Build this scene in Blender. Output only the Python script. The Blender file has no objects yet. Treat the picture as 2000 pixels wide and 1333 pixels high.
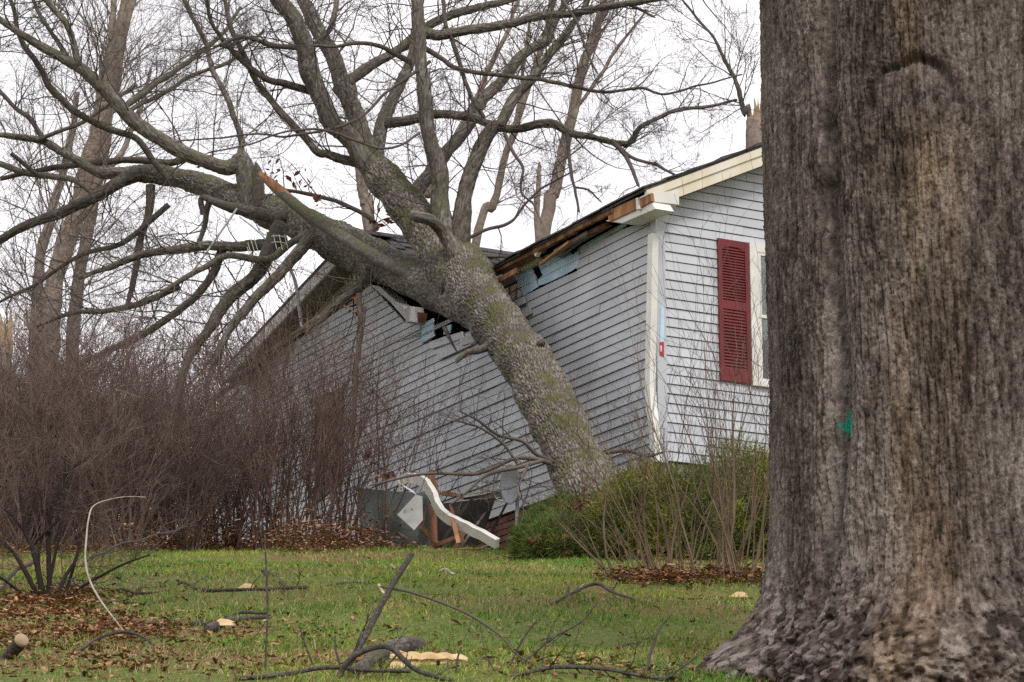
import bpy, math, random
import numpy as np
from mathutils import Vector

# ------------------------------------------------------------------ camera, sky, sun
F, CX, CY = 5400.0, 1000.0, 666.5            # focal length and centre of the photograph, in its pixels
PITCH = math.atan(1383.5 / F)
CT, ST = math.cos(PITCH), math.sin(PITCH)
EYE = 1.5
scene = bpy.context.scene
cam = bpy.data.cameras.new("camera")
cam.sensor_width = 36.0
cam.lens = F / 2000.0 * 36.0
cam.clip_end = 3000.0
camo = bpy.data.objects.new("camera", cam)
scene.collection.objects.link(camo)
camo.location = (0, 0, EYE)
camo.rotation_euler = (math.pi / 2 + PITCH, 0, 0)
scene.camera = camo

SUN_EL, SUN_AZ = math.radians(48), math.radians(160)     # azimuth from +Y, clockwise
world = bpy.data.worlds.new("World")
scene.world = world
world.use_nodes = True
wn, wl = world.node_tree.nodes, world.node_tree.links
bg = wn["Background"]
sky = wn.new("ShaderNodeTexSky")
sky.sky_type = 'NISHITA'
sky.sun_disc = False
sky.sun_elevation = SUN_EL
sky.sun_rotation = SUN_AZ
sky.dust_density = 3.0
hs = wn.new("ShaderNodeHueSaturation")
hs.inputs['Saturation'].default_value = 0.35
wl.new(sky.outputs[0], hs.inputs['Color'])
tc = wn.new("ShaderNodeTexCoord")
cn = wn.new("ShaderNodeTexNoise")
cn.inputs['Scale'].default_value = 7.0
cn.inputs['Detail'].default_value = 5.0
wl.new(tc.outputs['Generated'], cn.inputs['Vector'])
cr = wn.new("ShaderNodeValToRGB")
cr.color_ramp.elements[0].position = 0.36
cr.color_ramp.elements[0].color = (0.66, 0.66, 0.66, 1)
cr.color_ramp.elements[1].position = 0.62
cr.color_ramp.elements[1].color = (0.97, 0.97, 0.97, 1)
wl.new(cn.outputs['Fac'], cr.inputs['Fac'])
mx = wn.new("ShaderNodeMixRGB")
mx.inputs['Color2'].default_value = (11.6, 11.2, 11.5, 1)     # the even overcast layer
wl.new(cr.outputs['Color'], mx.inputs['Fac'])
wl.new(hs.outputs['Color'], mx.inputs['Color1'])
wl.new(mx.outputs['Color'], bg.inputs['Color'])
bg.inputs['Strength'].default_value = 0.10

sl = bpy.data.lights.new("sun", 'SUN')
sl.energy = 1.5
sl.angle = math.radians(14)
sl.color = (1.0, 0.965, 0.92)
slo = bpy.data.objects.new("sun", sl)
scene.collection.objects.link(slo)
sd = Vector((math.sin(SUN_AZ) * math.cos(SUN_EL), math.cos(SUN_AZ) * math.cos(SUN_EL), math.sin(SUN_EL)))
slo.rotation_euler = sd.to_track_quat('Z', 'Y').to_euler()
slo.location = sd * 60

scene.cycles.use_denoising = False
scene.view_settings.view_transform = 'Standard'
scene.view_settings.look = 'None'
scene.view_settings.exposure = 0.36
scene.view_settings.gamma = 1.0
scene.view_settings.use_curve_mapping = False

# ------------------------------------------------------------------ helpers
def ray(px, py):
    cx, cz = (px - CX) / F, (CY - py) / F
    return cx, CT - cz * ST, ST + cz * CT

def P(px, py, Y):
    d = ray(px, py)
    k = Y / d[1]
    return Vector((d[0] * k, Y, EYE + d[2] * k))

def wpx(w, p):
    """width in photo pixels at a world point -> metres"""
    return w * (p[1] * CT + (p[2] - EYE) * ST) / F

def _h(ix, iy, iz, seed):
    with np.errstate(over='ignore'):
        h = (ix.astype(np.uint32) * np.uint32(374761393) + iy.astype(np.uint32) * np.uint32(668265263)
             + iz.astype(np.uint32) * np.uint32(2246822519) + np.uint32((seed * 3266489917) & 0xffffffff))
        h = (h ^ (h >> np.uint32(13))) * np.uint32(1274126177)
        h = h ^ (h >> np.uint32(16))
    return (h & np.uint32(0xffffff)).astype(np.float64) / 16777215.0

def vnoise(x, y, z=None, seed=0):
    x = np.asarray(x, float); y = np.asarray(y, float)
    z = np.zeros_like(x) if z is None else np.asarray(z, float)
    x, y, z = np.broadcast_arrays(x, y, z)
    fx, fy, fz = np.floor(x), np.floor(y), np.floor(z)
    ix, iy, iz = fx.astype(np.int64), fy.astype(np.int64), fz.astype(np.int64)
    tx, ty, tz = x - fx, y - fy, z - fz
    tx, ty, tz = tx*tx*(3-2*tx), ty*ty*(3-2*ty), tz*tz*(3-2*tz)
    def c(a, b, d): return _h(ix + a, iy + b, iz + d, seed)
    x00 = c(0,0,0)*(1-tx)+c(1,0,0)*tx; x10 = c(0,1,0)*(1-tx)+c(1,1,0)*tx
    x01 = c(0,0,1)*(1-tx)+c(1,0,1)*tx; x11 = c(0,1,1)*(1-tx)+c(1,1,1)*tx
    return (x00*(1-ty)+x10*ty)*(1-tz) + (x01*(1-ty)+x11*ty)*tz

def fbm(x, y, z=None, seed=0, oct=4):
    """-1..1"""
    s, a, t = 0.0, 1.0, 0.0
    for i in range(oct):
        k = 2.03 ** i
        s = s + a * (vnoise(np.asarray(x)*k + 7.1*i, np.asarray(y)*k + 3.7*i, None if z is None else np.asarray(z)*k, seed+i) * 2 - 1)
        t += a; a *= 0.5
    return s / t

def voro(u, v, seed=0, wrap=0):
    fu, fv = np.floor(u), np.floor(v)
    iu, iv = fu.astype(np.int64), fv.astype(np.int64)
    f1 = np.full(u.shape, 9.0); f2 = np.full(u.shape, 9.0); cid = np.zeros(u.shape)
    z0 = np.zeros_like(iu)
    for a in (-1, 0, 1):
        for b in (-1, 0, 1):
            ia = (iu + a) % wrap if wrap else iu + a
            jx = _h(ia, iv + b, z0, seed + 1); jy = _h(ia, iv + b, z0, seed + 2)
            d = np.hypot(fu + a + jx - u, fv + b + jy - v)
            near = d < f1
            f2 = np.where(near, f1, np.minimum(f2, d))
            cid = np.where(near, _h(ia, iv + b, z0, seed + 3), cid)
            f1 = np.where(near, d, f1)
    return f1, f2, cid

def sstep(a, b, x):
    t = np.clip((x - a) / (b - a), 0, 1)
    return t * t * (3 - 2 * t)

# ---- ground profile
_gy = np.array([-4000, -40, 0, 11.5, 30, 36, 60, 4000.0])
_gz = np.array([-0.6, -0.3, 0, 2.99, 6.89, 7.35, 7.4, 6.0])
def zg(x, y):
    x = np.asarray(x, float); y = np.asarray(y, float)
    z = 0.0
    for o in (-1.2, -0.6, 0, 0.6, 1.2):
        z = z + np.interp(y + o, _gy, _gz)
    z = z / 5
    near = np.clip(1 - (np.hypot(x, y - 20) - 40) / 60, 0, 1)
    return z + near * (0.10 * fbm(x * .35, y * .35, None, 5, 2) + 0.035 * fbm(x * 1.3, y * 1.3, None, 9, 3))

def zg1(x, y):
    return float(zg(np.array([x]), np.array([y]))[0])

def G(px, py, lift=0.0):
    lo, hi = 7.0, 34.0
    for _ in range(26):
        m = (lo + hi) / 2
        p = P(px, py, m)
        if p.z > zg1(p.x, p.y): lo = m
        else: hi = m
    p = P(px, py, (lo + hi) / 2)
    p.z += lift
    return p

# ---- objects
def wloc(o):
    v = Vector((0, 0, 0))
    while o is not None:
        v += o.location
        o = o.parent
    return v

def tag(o, label=None, cat=None, group=None, kind=None):
    if label: o['label'] = label
    if cat: o['category'] = cat
    if group: o['group'] = group
    if kind: o['kind'] = kind
    return o

def empty(name, loc, label, cat, group=None):
    o = bpy.data.objects.new(name, None)
    o.empty_display_size = 0.2
    o.location = loc
    scene.collection.objects.link(o)
    return tag(o, label, cat, group)

def mesh_obj(name, V, faces, mat, parent=None, smooth=False, attrs=None, origin=None, midx=None):
    """V (n,3); faces: list of (k,m) int arrays, or a list of index tuples"""
    V = np.asarray(V, dtype=np.float64).reshape(-1, 3)
    if parent is not None: off = np.array(wloc(parent))
    elif origin is not None: off = np.array(origin)
    else:
        off = np.array([(V[:, 0].min() + V[:, 0].max()) / 2, (V[:, 1].min() + V[:, 1].max()) / 2, V[:, 2].min()])
    me = bpy.data.meshes.new(name)
    if len(faces) and isinstance(faces[0], np.ndarray):
        me.vertices.add(len(V)); me.vertices.foreach_set('co', (V - off).astype(np.float32).ravel())
        loops = np.concatenate([f.ravel() for f in faces]).astype(np.int32)
        tot = np.concatenate([np.full(len(f), f.shape[1]) for f in faces])
        start = np.concatenate([[0], np.cumsum(tot)[:-1]]).astype(np.int32)
        me.loops.add(len(loops)); me.loops.foreach_set('vertex_index', loops)
        me.polygons.add(len(tot)); me.polygons.foreach_set('loop_start', start)
        me.update(calc_edges=True)
    else:
        me.from_pydata([tuple(v) for v in (V - off)], [], [tuple(f) for f in faces])
        me.update()
    for m in (mat if isinstance(mat, (list, tuple)) else [mat]): me.materials.append(m)
    if midx is not None: me.polygons.foreach_set('material_index', np.asarray(midx, np.int32))
    if smooth: me.polygons.foreach_set('use_smooth', np.ones(len(me.polygons), bool))
    for k, a in (attrs or {}).items():
        a = np.asarray(a)
        if a.ndim == 1:
            at = me.attributes.new(k, 'FLOAT', 'POINT'); at.data.foreach_set('value', a.astype(np.float32))
        else:
            at = me.attributes.new(k, 'FLOAT_COLOR', 'POINT')
            at.data.foreach_set('color', np.concatenate([a, np.ones((len(a), 1))], 1).astype(np.float32).ravel())
    o = bpy.data.objects.new(name, me)
    if parent is not None: o.parent = parent
    else: o.location = off
    scene.collection.objects.link(o)
    return o

class Shape:
    """collects solids into one mesh"""
    def __init__(s): s.v, s.f = [], []
    def add(s, verts, faces):
        n = len(s.v)
        s.v += [tuple(v) for v in verts]
        s.f += [tuple(i + n for i in f) for f in faces]
    def hexa(s, c):      # 8 corners: 4 front loop, 4 back loop
        s.add(c, [(0,1,2,3), (7,6,5,4), (0,4,5,1), (1,5,6,2), (2,6,7,3), (3,7,4,0)])
    def prism(s, front, back):
        n = len(front)
        s.add(list(front) + list(back), [tuple(range(n)), tuple(range(2*n-1, n-1, -1))] + [(i, i+n, (i+1) % n + n, (i+1) % n) for i in range(n)])
    def beam(s, a, b, w, h, up=Vector((0, 0, 1))):
        a, b = Vector(a), Vector(b)
        t = (b - a).normalized()
        u = t.cross(up).normalized() * (w / 2)
        v = u.cross(t).normalized() * (h / 2)
        s.hexa([a-u-v, a+u-v, a+u+v, a-u+v, b-u-v, b+u-v, b+u+v, b-u+v])
    def build(s, name, mat, parent=None, **k):
        return mesh_obj(name, s.v, s.f, mat, parent, **k)

class Tubes:
    """collects round tubes (twigs, stems) and links them as ONE mesh object"""
    def __init__(s): s.g = {}
    def add(s, pts, rad, sides=3):
        s.g.setdefault((len(pts), sides), []).append(([tuple(p) for p in pts], list(rad)))
    def arrays(s):
        Vs, Fs, base = [], [], 0
        for (n, k), items in s.g.items():
            p = np.array([i[0] for i in items], float); r = np.array([i[1] for i in items], float)
            m = len(items)
            t = np.gradient(p, axis=1)
            t /= np.linalg.norm(t, axis=2, keepdims=True) + 1e-12
            ref = np.eye(3)[np.argmin(np.abs(t.mean(axis=1)), axis=1)][:, None, :]
            u = np.cross(t, ref); u /= np.linalg.norm(u, axis=2, keepdims=True) + 1e-12
            v = np.cross(t, u)
            an = np.arange(k) * 2 * math.pi / k
            ring = p[:, :, None, :] + r[:, :, None, None] * (np.cos(an)[None, None, :, None] * u[:, :, None, :] + np.sin(an)[None, None, :, None] * v[:, :, None, :])
            Vs.append(ring.reshape(-1, 3))
            idx = np.arange(m * n * k).reshape(m, n, k) + base
            nx = np.roll(idx, -1, axis=2)
            Fs.append(np.stack([idx[:, :-1], nx[:, :-1], nx[:, 1:], idx[:, 1:]], axis=-1).reshape(-1, 4))
            base += m * n * k
        return np.concatenate(Vs), Fs
    def build(s, name, mat, parent=None, **k):
        V, Fc = s.arrays()
        return mesh_obj(name, V, Fc, mat, parent, smooth=True, **k)

def spline(pts, n):
    """Catmull-Rom through rows of any width"""
    q = np.array(pts, float)
    q = np.concatenate([[2*q[0]-q[1]], q, [2*q[-1]-q[-2]]])
    m = len(pts) - 1
    out = []
    for t in np.linspace(0, m, n):
        i = min(int(t), m - 1); f = t - i
        a, b, c, d = q[i], q[i+1], q[i+2], q[i+3]
        out.append(0.5*((2*b)+(c-a)*f+(2*a-5*b+4*c-d)*f*f+(3*b-a-3*c+d)*f**3))
    return np.array(out)

BARK = {}
def bark_tube(pts, rad, sides, amp, su, sv, seed, knob=0.0, endcap=False):
    """thick limb: parallel-transport rings with furrowed bark pushed in and out.  pts (n,3), rad (n)"""
    n = len(pts)
    t = np.gradient(pts, axis=0); t /= np.linalg.norm(t, axis=1, keepdims=True)
    u = np.zeros_like(pts)
    a = np.cross(t[0], [0.3, 0.9, 0.1]); u[0] = a / np.linalg.norm(a)
    for i in range(1, n):
        b = u[i-1] - t[i] * np.dot(u[i-1], t[i]); u[i] = b / np.linalg.norm(b)
    v = np.cross(t, u)
    ln = np.concatenate([[0], np.cumsum(np.linalg.norm(np.diff(pts, axis=0), axis=1))])
    an = np.arange(sides) * 2 * math.pi / sides
    cu, cv = np.cos(an)[None, :], np.sin(an)[None, :]
    R = rad[:, None]
    L = np.repeat(ln[:, None], sides, 1)
    # noise on a cylinder so that the seam closes
    X, Yy = cu * R / su, cv * R / su
    w = fbm(X * .5, Yy * .5, L / su * .4, seed, 2)
    nw = max(6, int(round(2 * math.pi * float(rad[0]) / su)))
    cu_ = np.broadcast_to(an[None, :] / (2 * math.pi) * nw, R.shape if R.shape[1] > 1 else (n, sides))
    f1, f2, cid = voro(cu_ + .55 * w, L / sv + .5 * w, seed + 11, nw)
    f3, f4, cid2 = voro(cu_ * 2 + .6 * w, L / sv * 2.3 + w, seed + 23, nw * 2)
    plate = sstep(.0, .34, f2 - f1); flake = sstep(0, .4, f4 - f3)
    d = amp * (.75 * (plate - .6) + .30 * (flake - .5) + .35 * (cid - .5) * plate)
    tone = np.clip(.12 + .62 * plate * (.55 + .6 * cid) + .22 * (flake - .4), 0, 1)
    d = d + knob * fbm(cu * 1.3, cv * 1.3, L / .45, seed + 5, 3)
    rr = R + d
    ring = pts[:, None, :] + rr[:, :, None] * (cu[:, :, None] * u[:, None, :] + cv[:, :, None] * v[:, None, :])
    V = ring.reshape(-1, 3)
    idx = np.arange(n * sides).reshape(n, sides)
    nx = np.roll(idx, -1, axis=1)
    Q = np.stack([idx[:-1], nx[:-1], nx[1:], idx[1:]], axis=-1).reshape(-1, 4)
    fs = [Q]
    if endcap:
        V = np.concatenate([V, [pts[-1] + t[-1] * rad[-1] * .3], [pts[0]]])
        fs.append(np.stack([idx[-1], nx[-1], np.full(sides, n*sides)], -1))
        fs.append(np.stack([nx[0], idx[0], np.full(sides, n*sides+1)], -1))
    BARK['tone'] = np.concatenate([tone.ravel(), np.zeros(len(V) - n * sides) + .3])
    return V, fs

# ---- materials
def mat_new(name, rough=0.85, spec=0.25):
    m = bpy.data.materials.new(name)
    m.use_nodes = True
    b = m.node_tree.nodes["Principled BSDF"]
    b.inputs['Roughness'].default_value = rough
    b.inputs['Specular IOR Level'].default_value = spec
    return m, m.node_tree, b

def nd(nt, t, **k):
    n = nt.nodes.new(t)
    for a, v in k.items(): setattr(n, a, v)
    return n

def noise_node(nt, scale, detail=4, stretch=None, rough=0.55, coord='Object', dist=0.0):
    t = nd(nt, "ShaderNodeTexCoord")
    src = t.outputs[coord]
    if stretch:
        mp = nd(nt, "ShaderNodeMapping"); mp.inputs['Scale'].default_value = stretch
        nt.links.new(src, mp.inputs['Vector']); src = mp.outputs['Vector']
    n = nd(nt, "ShaderNodeTexNoise")
    n.inputs['Scale'].default_value = scale; n.inputs['Detail'].default_value = detail
    n.inputs['Roughness'].default_value = rough; n.inputs['Distortion'].default_value = dist
    nt.links.new(src, n.inputs['Vector'])
    return n.outputs['Fac']

def ramp(nt, fac, stops):
    r = nd(nt, "ShaderNodeValToRGB")
    e = r.color_ramp.elements
    while len(e) < len(stops): e.new(0.5)
    for q, (p, c) in zip(e, stops):
        q.position = p; q.color = (*c, 1) if len(c) == 3 else c
    nt.links.new(fac, r.inputs['Fac'])
    return r.outputs['Color']

def mixc(nt, fac, a, b, mode='MIX'):
    m = nd(nt, "ShaderNodeMixRGB", blend_type=mode)
    for s, v in (('Fac', fac), ('Color1', a), ('Color2', b)):
        if isinstance(v, (int, float)): m.inputs[s].default_value = v
        elif isinstance(v, tuple): m.inputs[s].default_value = (*v, 1)
        else: nt.links.new(v, m.inputs[s])
    return m.outputs['Color']

def bump(nt, b, fac, strength, dist):
    n = nd(nt, "ShaderNodeBump")
    n.inputs['Strength'].default_value = strength; n.inputs['Distance'].default_value = dist
    nt.links.new(fac, n.inputs['Height']); nt.links.new(n.outputs['Normal'], b.inputs['Normal'])

def simple(name, stops, scale=6.0, rough=.85, stretch=None, bstr=0.0, bdist=.01, detail=5, spec=.25, rand=0.0):
    m, nt, b = mat_new(name, rough, spec)
    f = noise_node(nt, scale, detail, stretch)
    c = ramp(nt, f, stops)
    if rand:
        oi = nd(nt, "ShaderNodeObjectInfo")
        mr = nd(nt, "ShaderNodeMapRange"); mr.inputs['To Min'].default_value = 1 - rand; mr.inputs['To Max'].default_value = 1 + rand
        nt.links.new(oi.outputs['Random'], mr.inputs['Value'])
        c = mixc(nt, 1.0, c, mr.outputs['Result'], 'MULTIPLY')
    nt.links.new(c, b.inputs['Base Color'])
    if bstr: bump(nt, b, f, bstr, bdist)
    return m

M = {}
def bark_mat(name, dark, mid, light, moss=0.0, scale=9.0, mosscol=(.10, .12, .035), plates=False):
    m, nt, b = mat_new(name, .92, .15)
    f = noise_node(nt, scale, 7, None, .65, dist=.6)
    g = f
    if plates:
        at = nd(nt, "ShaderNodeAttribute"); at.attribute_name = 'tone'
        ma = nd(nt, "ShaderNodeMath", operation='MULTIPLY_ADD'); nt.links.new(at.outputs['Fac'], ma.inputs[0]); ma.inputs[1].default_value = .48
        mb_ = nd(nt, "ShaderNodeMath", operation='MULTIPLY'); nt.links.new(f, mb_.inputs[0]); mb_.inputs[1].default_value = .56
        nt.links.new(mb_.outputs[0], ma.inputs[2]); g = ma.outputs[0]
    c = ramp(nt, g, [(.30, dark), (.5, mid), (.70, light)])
    f3 = noise_node(nt, 1.7, 3)
    c = mixc(nt, ramp(nt, f3, [(.42, (0, 0, 0)), (.62, (.55, .55, .55))]), c, tuple(x * .62 for x in mid))
    if moss:
        geo = nd(nt, "ShaderNodeNewGeometry")
        sp = nd(nt, "ShaderNodeSeparateXYZ"); nt.links.new(geo.outputs['Normal'], sp.inputs[0])
        f2 = noise_node(nt, 3.4, 5, None, .6)
        a = nd(nt, "ShaderNodeMath", operation='MULTIPLY_ADD'); nt.links.new(sp.outputs['Z'], a.inputs[0])
        a.inputs[1].default_value = .16; nt.links.new(f2, a.inputs[2])
        k = ramp(nt, a.outputs[0], [(.56, (0, 0, 0)), (.70, (moss, moss, moss))])
        c = mixc(nt, k, c, mosscol)
    nt.links.new(c, b.inputs['Base Color'])
    bump(nt, b, f, .6, .012)
    return m

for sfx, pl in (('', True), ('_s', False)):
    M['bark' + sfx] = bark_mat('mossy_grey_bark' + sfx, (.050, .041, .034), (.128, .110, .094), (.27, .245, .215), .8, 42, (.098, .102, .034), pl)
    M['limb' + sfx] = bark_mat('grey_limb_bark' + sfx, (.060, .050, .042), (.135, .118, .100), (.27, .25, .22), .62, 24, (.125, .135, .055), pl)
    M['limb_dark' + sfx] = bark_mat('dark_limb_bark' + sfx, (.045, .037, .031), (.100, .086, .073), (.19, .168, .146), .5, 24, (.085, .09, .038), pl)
M['stick'] = bark_mat('weathered_stick_bark', (.035, .028, .024), (.078, .066, .058), (.16, .145, .13), 0, 60)
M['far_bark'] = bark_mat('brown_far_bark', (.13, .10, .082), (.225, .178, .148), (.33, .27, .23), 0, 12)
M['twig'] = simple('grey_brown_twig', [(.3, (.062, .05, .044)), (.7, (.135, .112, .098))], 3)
M['far_twig'] = simple('hazed_far_twig', [(.3, (.14, .112, .10)), (.7, (.23, .19, .17))], 2)  # paler than the near twigs: distance haze put into the colour
M['shrub'] = simple('red_brown_shrub_twig', [(.3, (.076, .050, .043)), (.5, (.140, .096, .082)), (.75, (.25, .19, .165))], 2.2, rand=.28)
M['cane'] = simple('red_cane', [(.3, (.070, .044, .036)), (.5, (.125, .080, .066)), (.75, (.21, .155, .13))], 2.2, rand=.25)
M['shrub_dark'] = simple('dark_shrub_stem', [(.3, (.016, .012, .011)), (.7, (.040, .031, .027))], 5)
M['sucker'] = simple('tan_sucker_stem', [(.3, (.12, .082, .05)), (.6, (.22, .165, .105)), (.8, (.30, .25, .17))], 4)
M['torn'] = simple('torn_orange_wood', [(.3, (.17, .075, .034)), (.5, (.31, .15, .068)), (.75, (.46, .29, .16))], 9, stretch=(1, 1, .3), bstr=.4)
M['lumber'] = simple('old_red_brown_lumber', [(.3, (.075, .035, .022)), (.5, (.17, .080, .046)), (.75, (.28, .15, .09))], 11, stretch=(1, 1, .3), bstr=.4)
M['splinter'] = simple('weathered_torn_wood', [(.3, (.17, .11, .065)), (.5, (.30, .21, .13)), (.75, (.42, .32, .22))], 14, stretch=(1, 1, .25), bstr=.5, bdist=.006)
M['pale_wood'] = simple('fresh_split_wood', [(.3, (.42, .27, .13)), (.55, (.62, .46, .26)), (.8, (.72, .60, .40))], 14, stretch=(.25, 1, 1), bstr=.5, bdist=.006)
M['siding'] = simple('pale_grey_vinyl_siding', [(.25, (.375, .39, .418)), (.45, (.45, .468, .50)), (.7, (.51, .527, .557))], 2.2, .5, (1, 1, .5), rand=.07)
M['backing'] = simple('grey_siding_backing', [(.3, (.085, .078, .078)), (.7, (.13, .12, .12))], 3)
M['scrap'] = simple('grey_siding_scrap', [(.3, (.24, .24, .22)), (.7, (.36, .36, .34))], 6)  # even grey-beige, darker than the wall siding
M['white'] = simple('weathered_white_paint', [(.3, (.55, .54, .50)), (.6, (.70, .69, .65)), (.8, (.76, .75, .72))], 3, .55)
M['cream'] = simple('stained_cream_fascia', [(.25, (.40, .28, .15)), (.38, (.60, .53, .40)), (.7, (.70, .66, .56))], 4, .6, (1, 1, .5))
M['fascia'] = simple('streaked_white_fascia', [(.3, (.30, .28, .26)), (.5, (.52, .51, .50)), (.75, (.66, .65, .64))], 7, .6, (2.5, 2.5, .25))
M['soffit'] = simple('grimy_brown_soffit', [(.3, (.13, .10, .085)), (.7, (.26, .215, .19))], 3)
M['blue'] = simple('blue_foam_sheathing', [(.3, (.34, .49, .60)), (.6, (.47, .63, .74)), (.8, (.57, .71, .79))], 4, .7)
M['shingle'] = simple('dark_asphalt_shingle', [(.3, (.045, .042, .042)), (.7, (.105, .098, .095))], 30, .95, rand=.25)
M['rafter'] = simple('rotten_brown_lumber', [(.3, (.06, .028, .014)), (.5, (.17, .085, .04)), (.75, (.34, .19, .09))], 7, stretch=(1, 1, .6), bstr=.4)
M['dark'] = simple('dark_wood_and_shade', [(.3, (.022, .018, .016)), (.7, (.06, .05, .044))], 4)  # dark wood; also colours the panel that stands in for shade
M['red'] = simple('brick_red_shutter_paint', [(.3, (.115, .018, .022)), (.7, (.170, .027, .031))], 3, .5)
M['brick'] = simple('red_brown_brick', [(.3, (.10, .048, .038)), (.7, (.20, .10, .08))], 6, .9, rand=.2, bstr=.3)
M['mortar'] = simple('grey_mortar', [(.3, (.20, .19, .17)), (.7, (.30, .28, .26))], 15)
M['slab'] = simple('damp_grey_green_concrete', [(.3, (.075, .088, .084)), (.7, (.15, .165, .158))], 3, .9, bstr=.2)
M['metal'] = simple('dull_aluminium', [(.3, (.34, .35, .36)), (.7, (.50, .51, .52))], 5, .45)
M['dish'] = simple('grey_dish_paint', [(.3, (.25, .26, .28)), (.7, (.35, .36, .385))], 5, .5)
M['cable'] = simple('black_cable', [(.3, (.015, .015, .015)), (.7, (.03, .03, .03))], 5, .6)
M['curtain'] = simple('pale_curtain', [(.3, (.45, .45, .44)), (.7, (.62, .62, .60))], 3, .9, (6, 6, .3))
M['door'] = simple('brown_door_paint', [(.3, (.085, .05, .038)), (.7, (.15, .09, .068))], 3, .6)
M['redprint'] = simple('red_print', [(.3, (.45, .03, .04)), (.7, (.5, .05, .05))], 3, .6)
def glass_mat():
    m, nt, b = mat_new('window_glass', .05, .5)
    tr = nd(nt, "ShaderNodeBsdfTransparent"); tr.inputs['Color'].default_value = (.86, .9, .9, 1)
    gl = nd(nt, "ShaderNodeBsdfGlossy"); gl.inputs['Roughness'].default_value = .03
    fr_ = nd(nt, "ShaderNodeFresnel"); fr_.inputs['IOR'].default_value = 1.5
    ms = nd(nt, "ShaderNodeMixShader")
    nt.links.new(fr_.outputs[0], ms.inputs[0]); nt.links.new(tr.outputs[0], ms.inputs[1]); nt.links.new(gl.outputs[0], ms.inputs[2])
    nt.links.new(ms.outputs[0], nt.nodes['Material Output'].inputs['Surface'])
    return m
M['glass'] = glass_mat()

def attr_mat(name, attr, rough=.9, spec=.15, trans=0.0):
    m, nt, b = mat_new(name, rough, spec)
    a = nd(nt, "ShaderNodeAttribute"); a.attribute_name = attr
    f = noise_node(nt, 40, 3)
    c = mixc(nt, 1.0, a.outputs['Color'], ramp(nt, f, [(.3, (.8, .8, .8)), (.7, (1.2, 1.2, 1.2))]), 'MULTIPLY')
    nt.links.new(c, b.inputs['Base Color'])
    return m
M['grass'] = attr_mat('lawn_blades', 'tint', .75)
M['leaf'] = attr_mat('dead_oak_leaves', 'tint', .8)
M['needle'] = attr_mat('evergreen_needles', 'tint', .7)
# ------------------------------------------------------------------ ground sheet
def ground_sheet():
    xs = np.unique(np.concatenate([np.linspace(-1500, -40, 8), np.linspace(-40, -9, 16), np.linspace(-9, 9, 110), np.linspace(9, 40, 16), np.linspace(40, 1500, 8)]))
    ys = np.unique(np.concatenate([np.linspace(-1500, -20, 8), np.linspace(-20, 8, 18), np.linspace(8, 36, 170), np.linspace(36, 90, 20), np.linspace(90, 1500, 8)]))
    X, Y = np.meshgrid(xs, ys)
    Z = zg(X, Y)
    V = np.stack([X, Y, Z], -1).reshape(-1, 3)
    idx = np.arange(X.size).reshape(X.shape)
    Q = np.stack([idx[:-1, :-1], idx[:-1, 1:], idx[1:, 1:], idx[1:, :-1]], -1).reshape(-1, 4)
    m, nt, b = mat_new('thatch_and_soil', .95, .1)
    f = noise_node(nt, .55, 6, None, .6)
    g = noise_node(nt, 26, 6, None, .65)
    c1 = ramp(nt, g, [(.3, (.062, .072, .020)), (.55, (.12, .145, .038)), (.8, (.23, .21, .095))])
    c2 = ramp(nt, g, [(.3, (.09, .055, .03)), (.6, (.19, .12, .065)), (.8, (.27, .2, .12))])
    k = ramp(nt, f, [(.47, (0, 0, 0)), (.62, (1, 1, 1))])
    nt.links.new(mixc(nt, k, c1, c2), b.inputs['Base Color'])
    bump(nt, b, g, .5, .03)
    o = mesh_obj('ground', V, [Q], m, smooth=True, origin=(0, 0, 0))
    tag(o, kind='structure')
ground_sheet()

# ------------------------------------------------------------------ the house: two walls that meet at one corner
C0 = P(1285, 650, 27.9)
bd, ad = Vector((-.474, .881, 0)).normalized(), Vector((.881, .474, 0)).normalized()
nB, nA = Vector((-bd.y, bd.x, 0)), Vector((ad.y, -ad.x, 0))
if nB.y > 0: nB = -nB
if nA.y > 0: nA = -nA

def WB(s, z, o=0.0): return Vector((C0.x, C0.y, 0)) + bd * s + nB * o + Vector((0, 0, z))
def WA(s, z, o=0.0): return Vector((C0.x, C0.y, 0)) + ad * s + nA * o + Vector((0, 0, z))
def on_wall(px, py, n, t, o):
    d = Vector(ray(px, py)); e = Vector((0, 0, EYE))
    q = Vector((C0.x, C0.y, 0)) + n * o
    k = (q - e).dot(n) / d.dot(n)
    p = e + d * k
    return (p - Vector((C0.x, C0.y, 0))).dot(t), p.z
def pB(px, py, o=0.0): return on_wall(px, py, nB, bd, o)
def pA(px, py, o=0.0): return on_wall(px, py, nA, ad, o)

SILL = pB(1283, 902)[1]
gz0 = zg1(C0.x, C0.y)
house = empty('damaged_house', (C0.x, C0.y, gz0 - .1), 'pale grey clapboard house crushed at the middle by the fallen tree', 'house')

def clip(poly, ax, val, keep_less):
    out = []
    for i in range(len(poly)):
        p, q = poly[i - 1], poly[i]
        ip = (p[ax] <= val) == keep_less; iq = (q[ax] <= val) == keep_less
        if ip != iq:
            t = (val - p[ax]) / (q[ax] - p[ax])
            r = [p[j] + (q[j] - p[j]) * t for j in (0, 1)]; r[ax] = val
            out.append(tuple(r))
        if iq: out.append(q)
    return out

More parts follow.
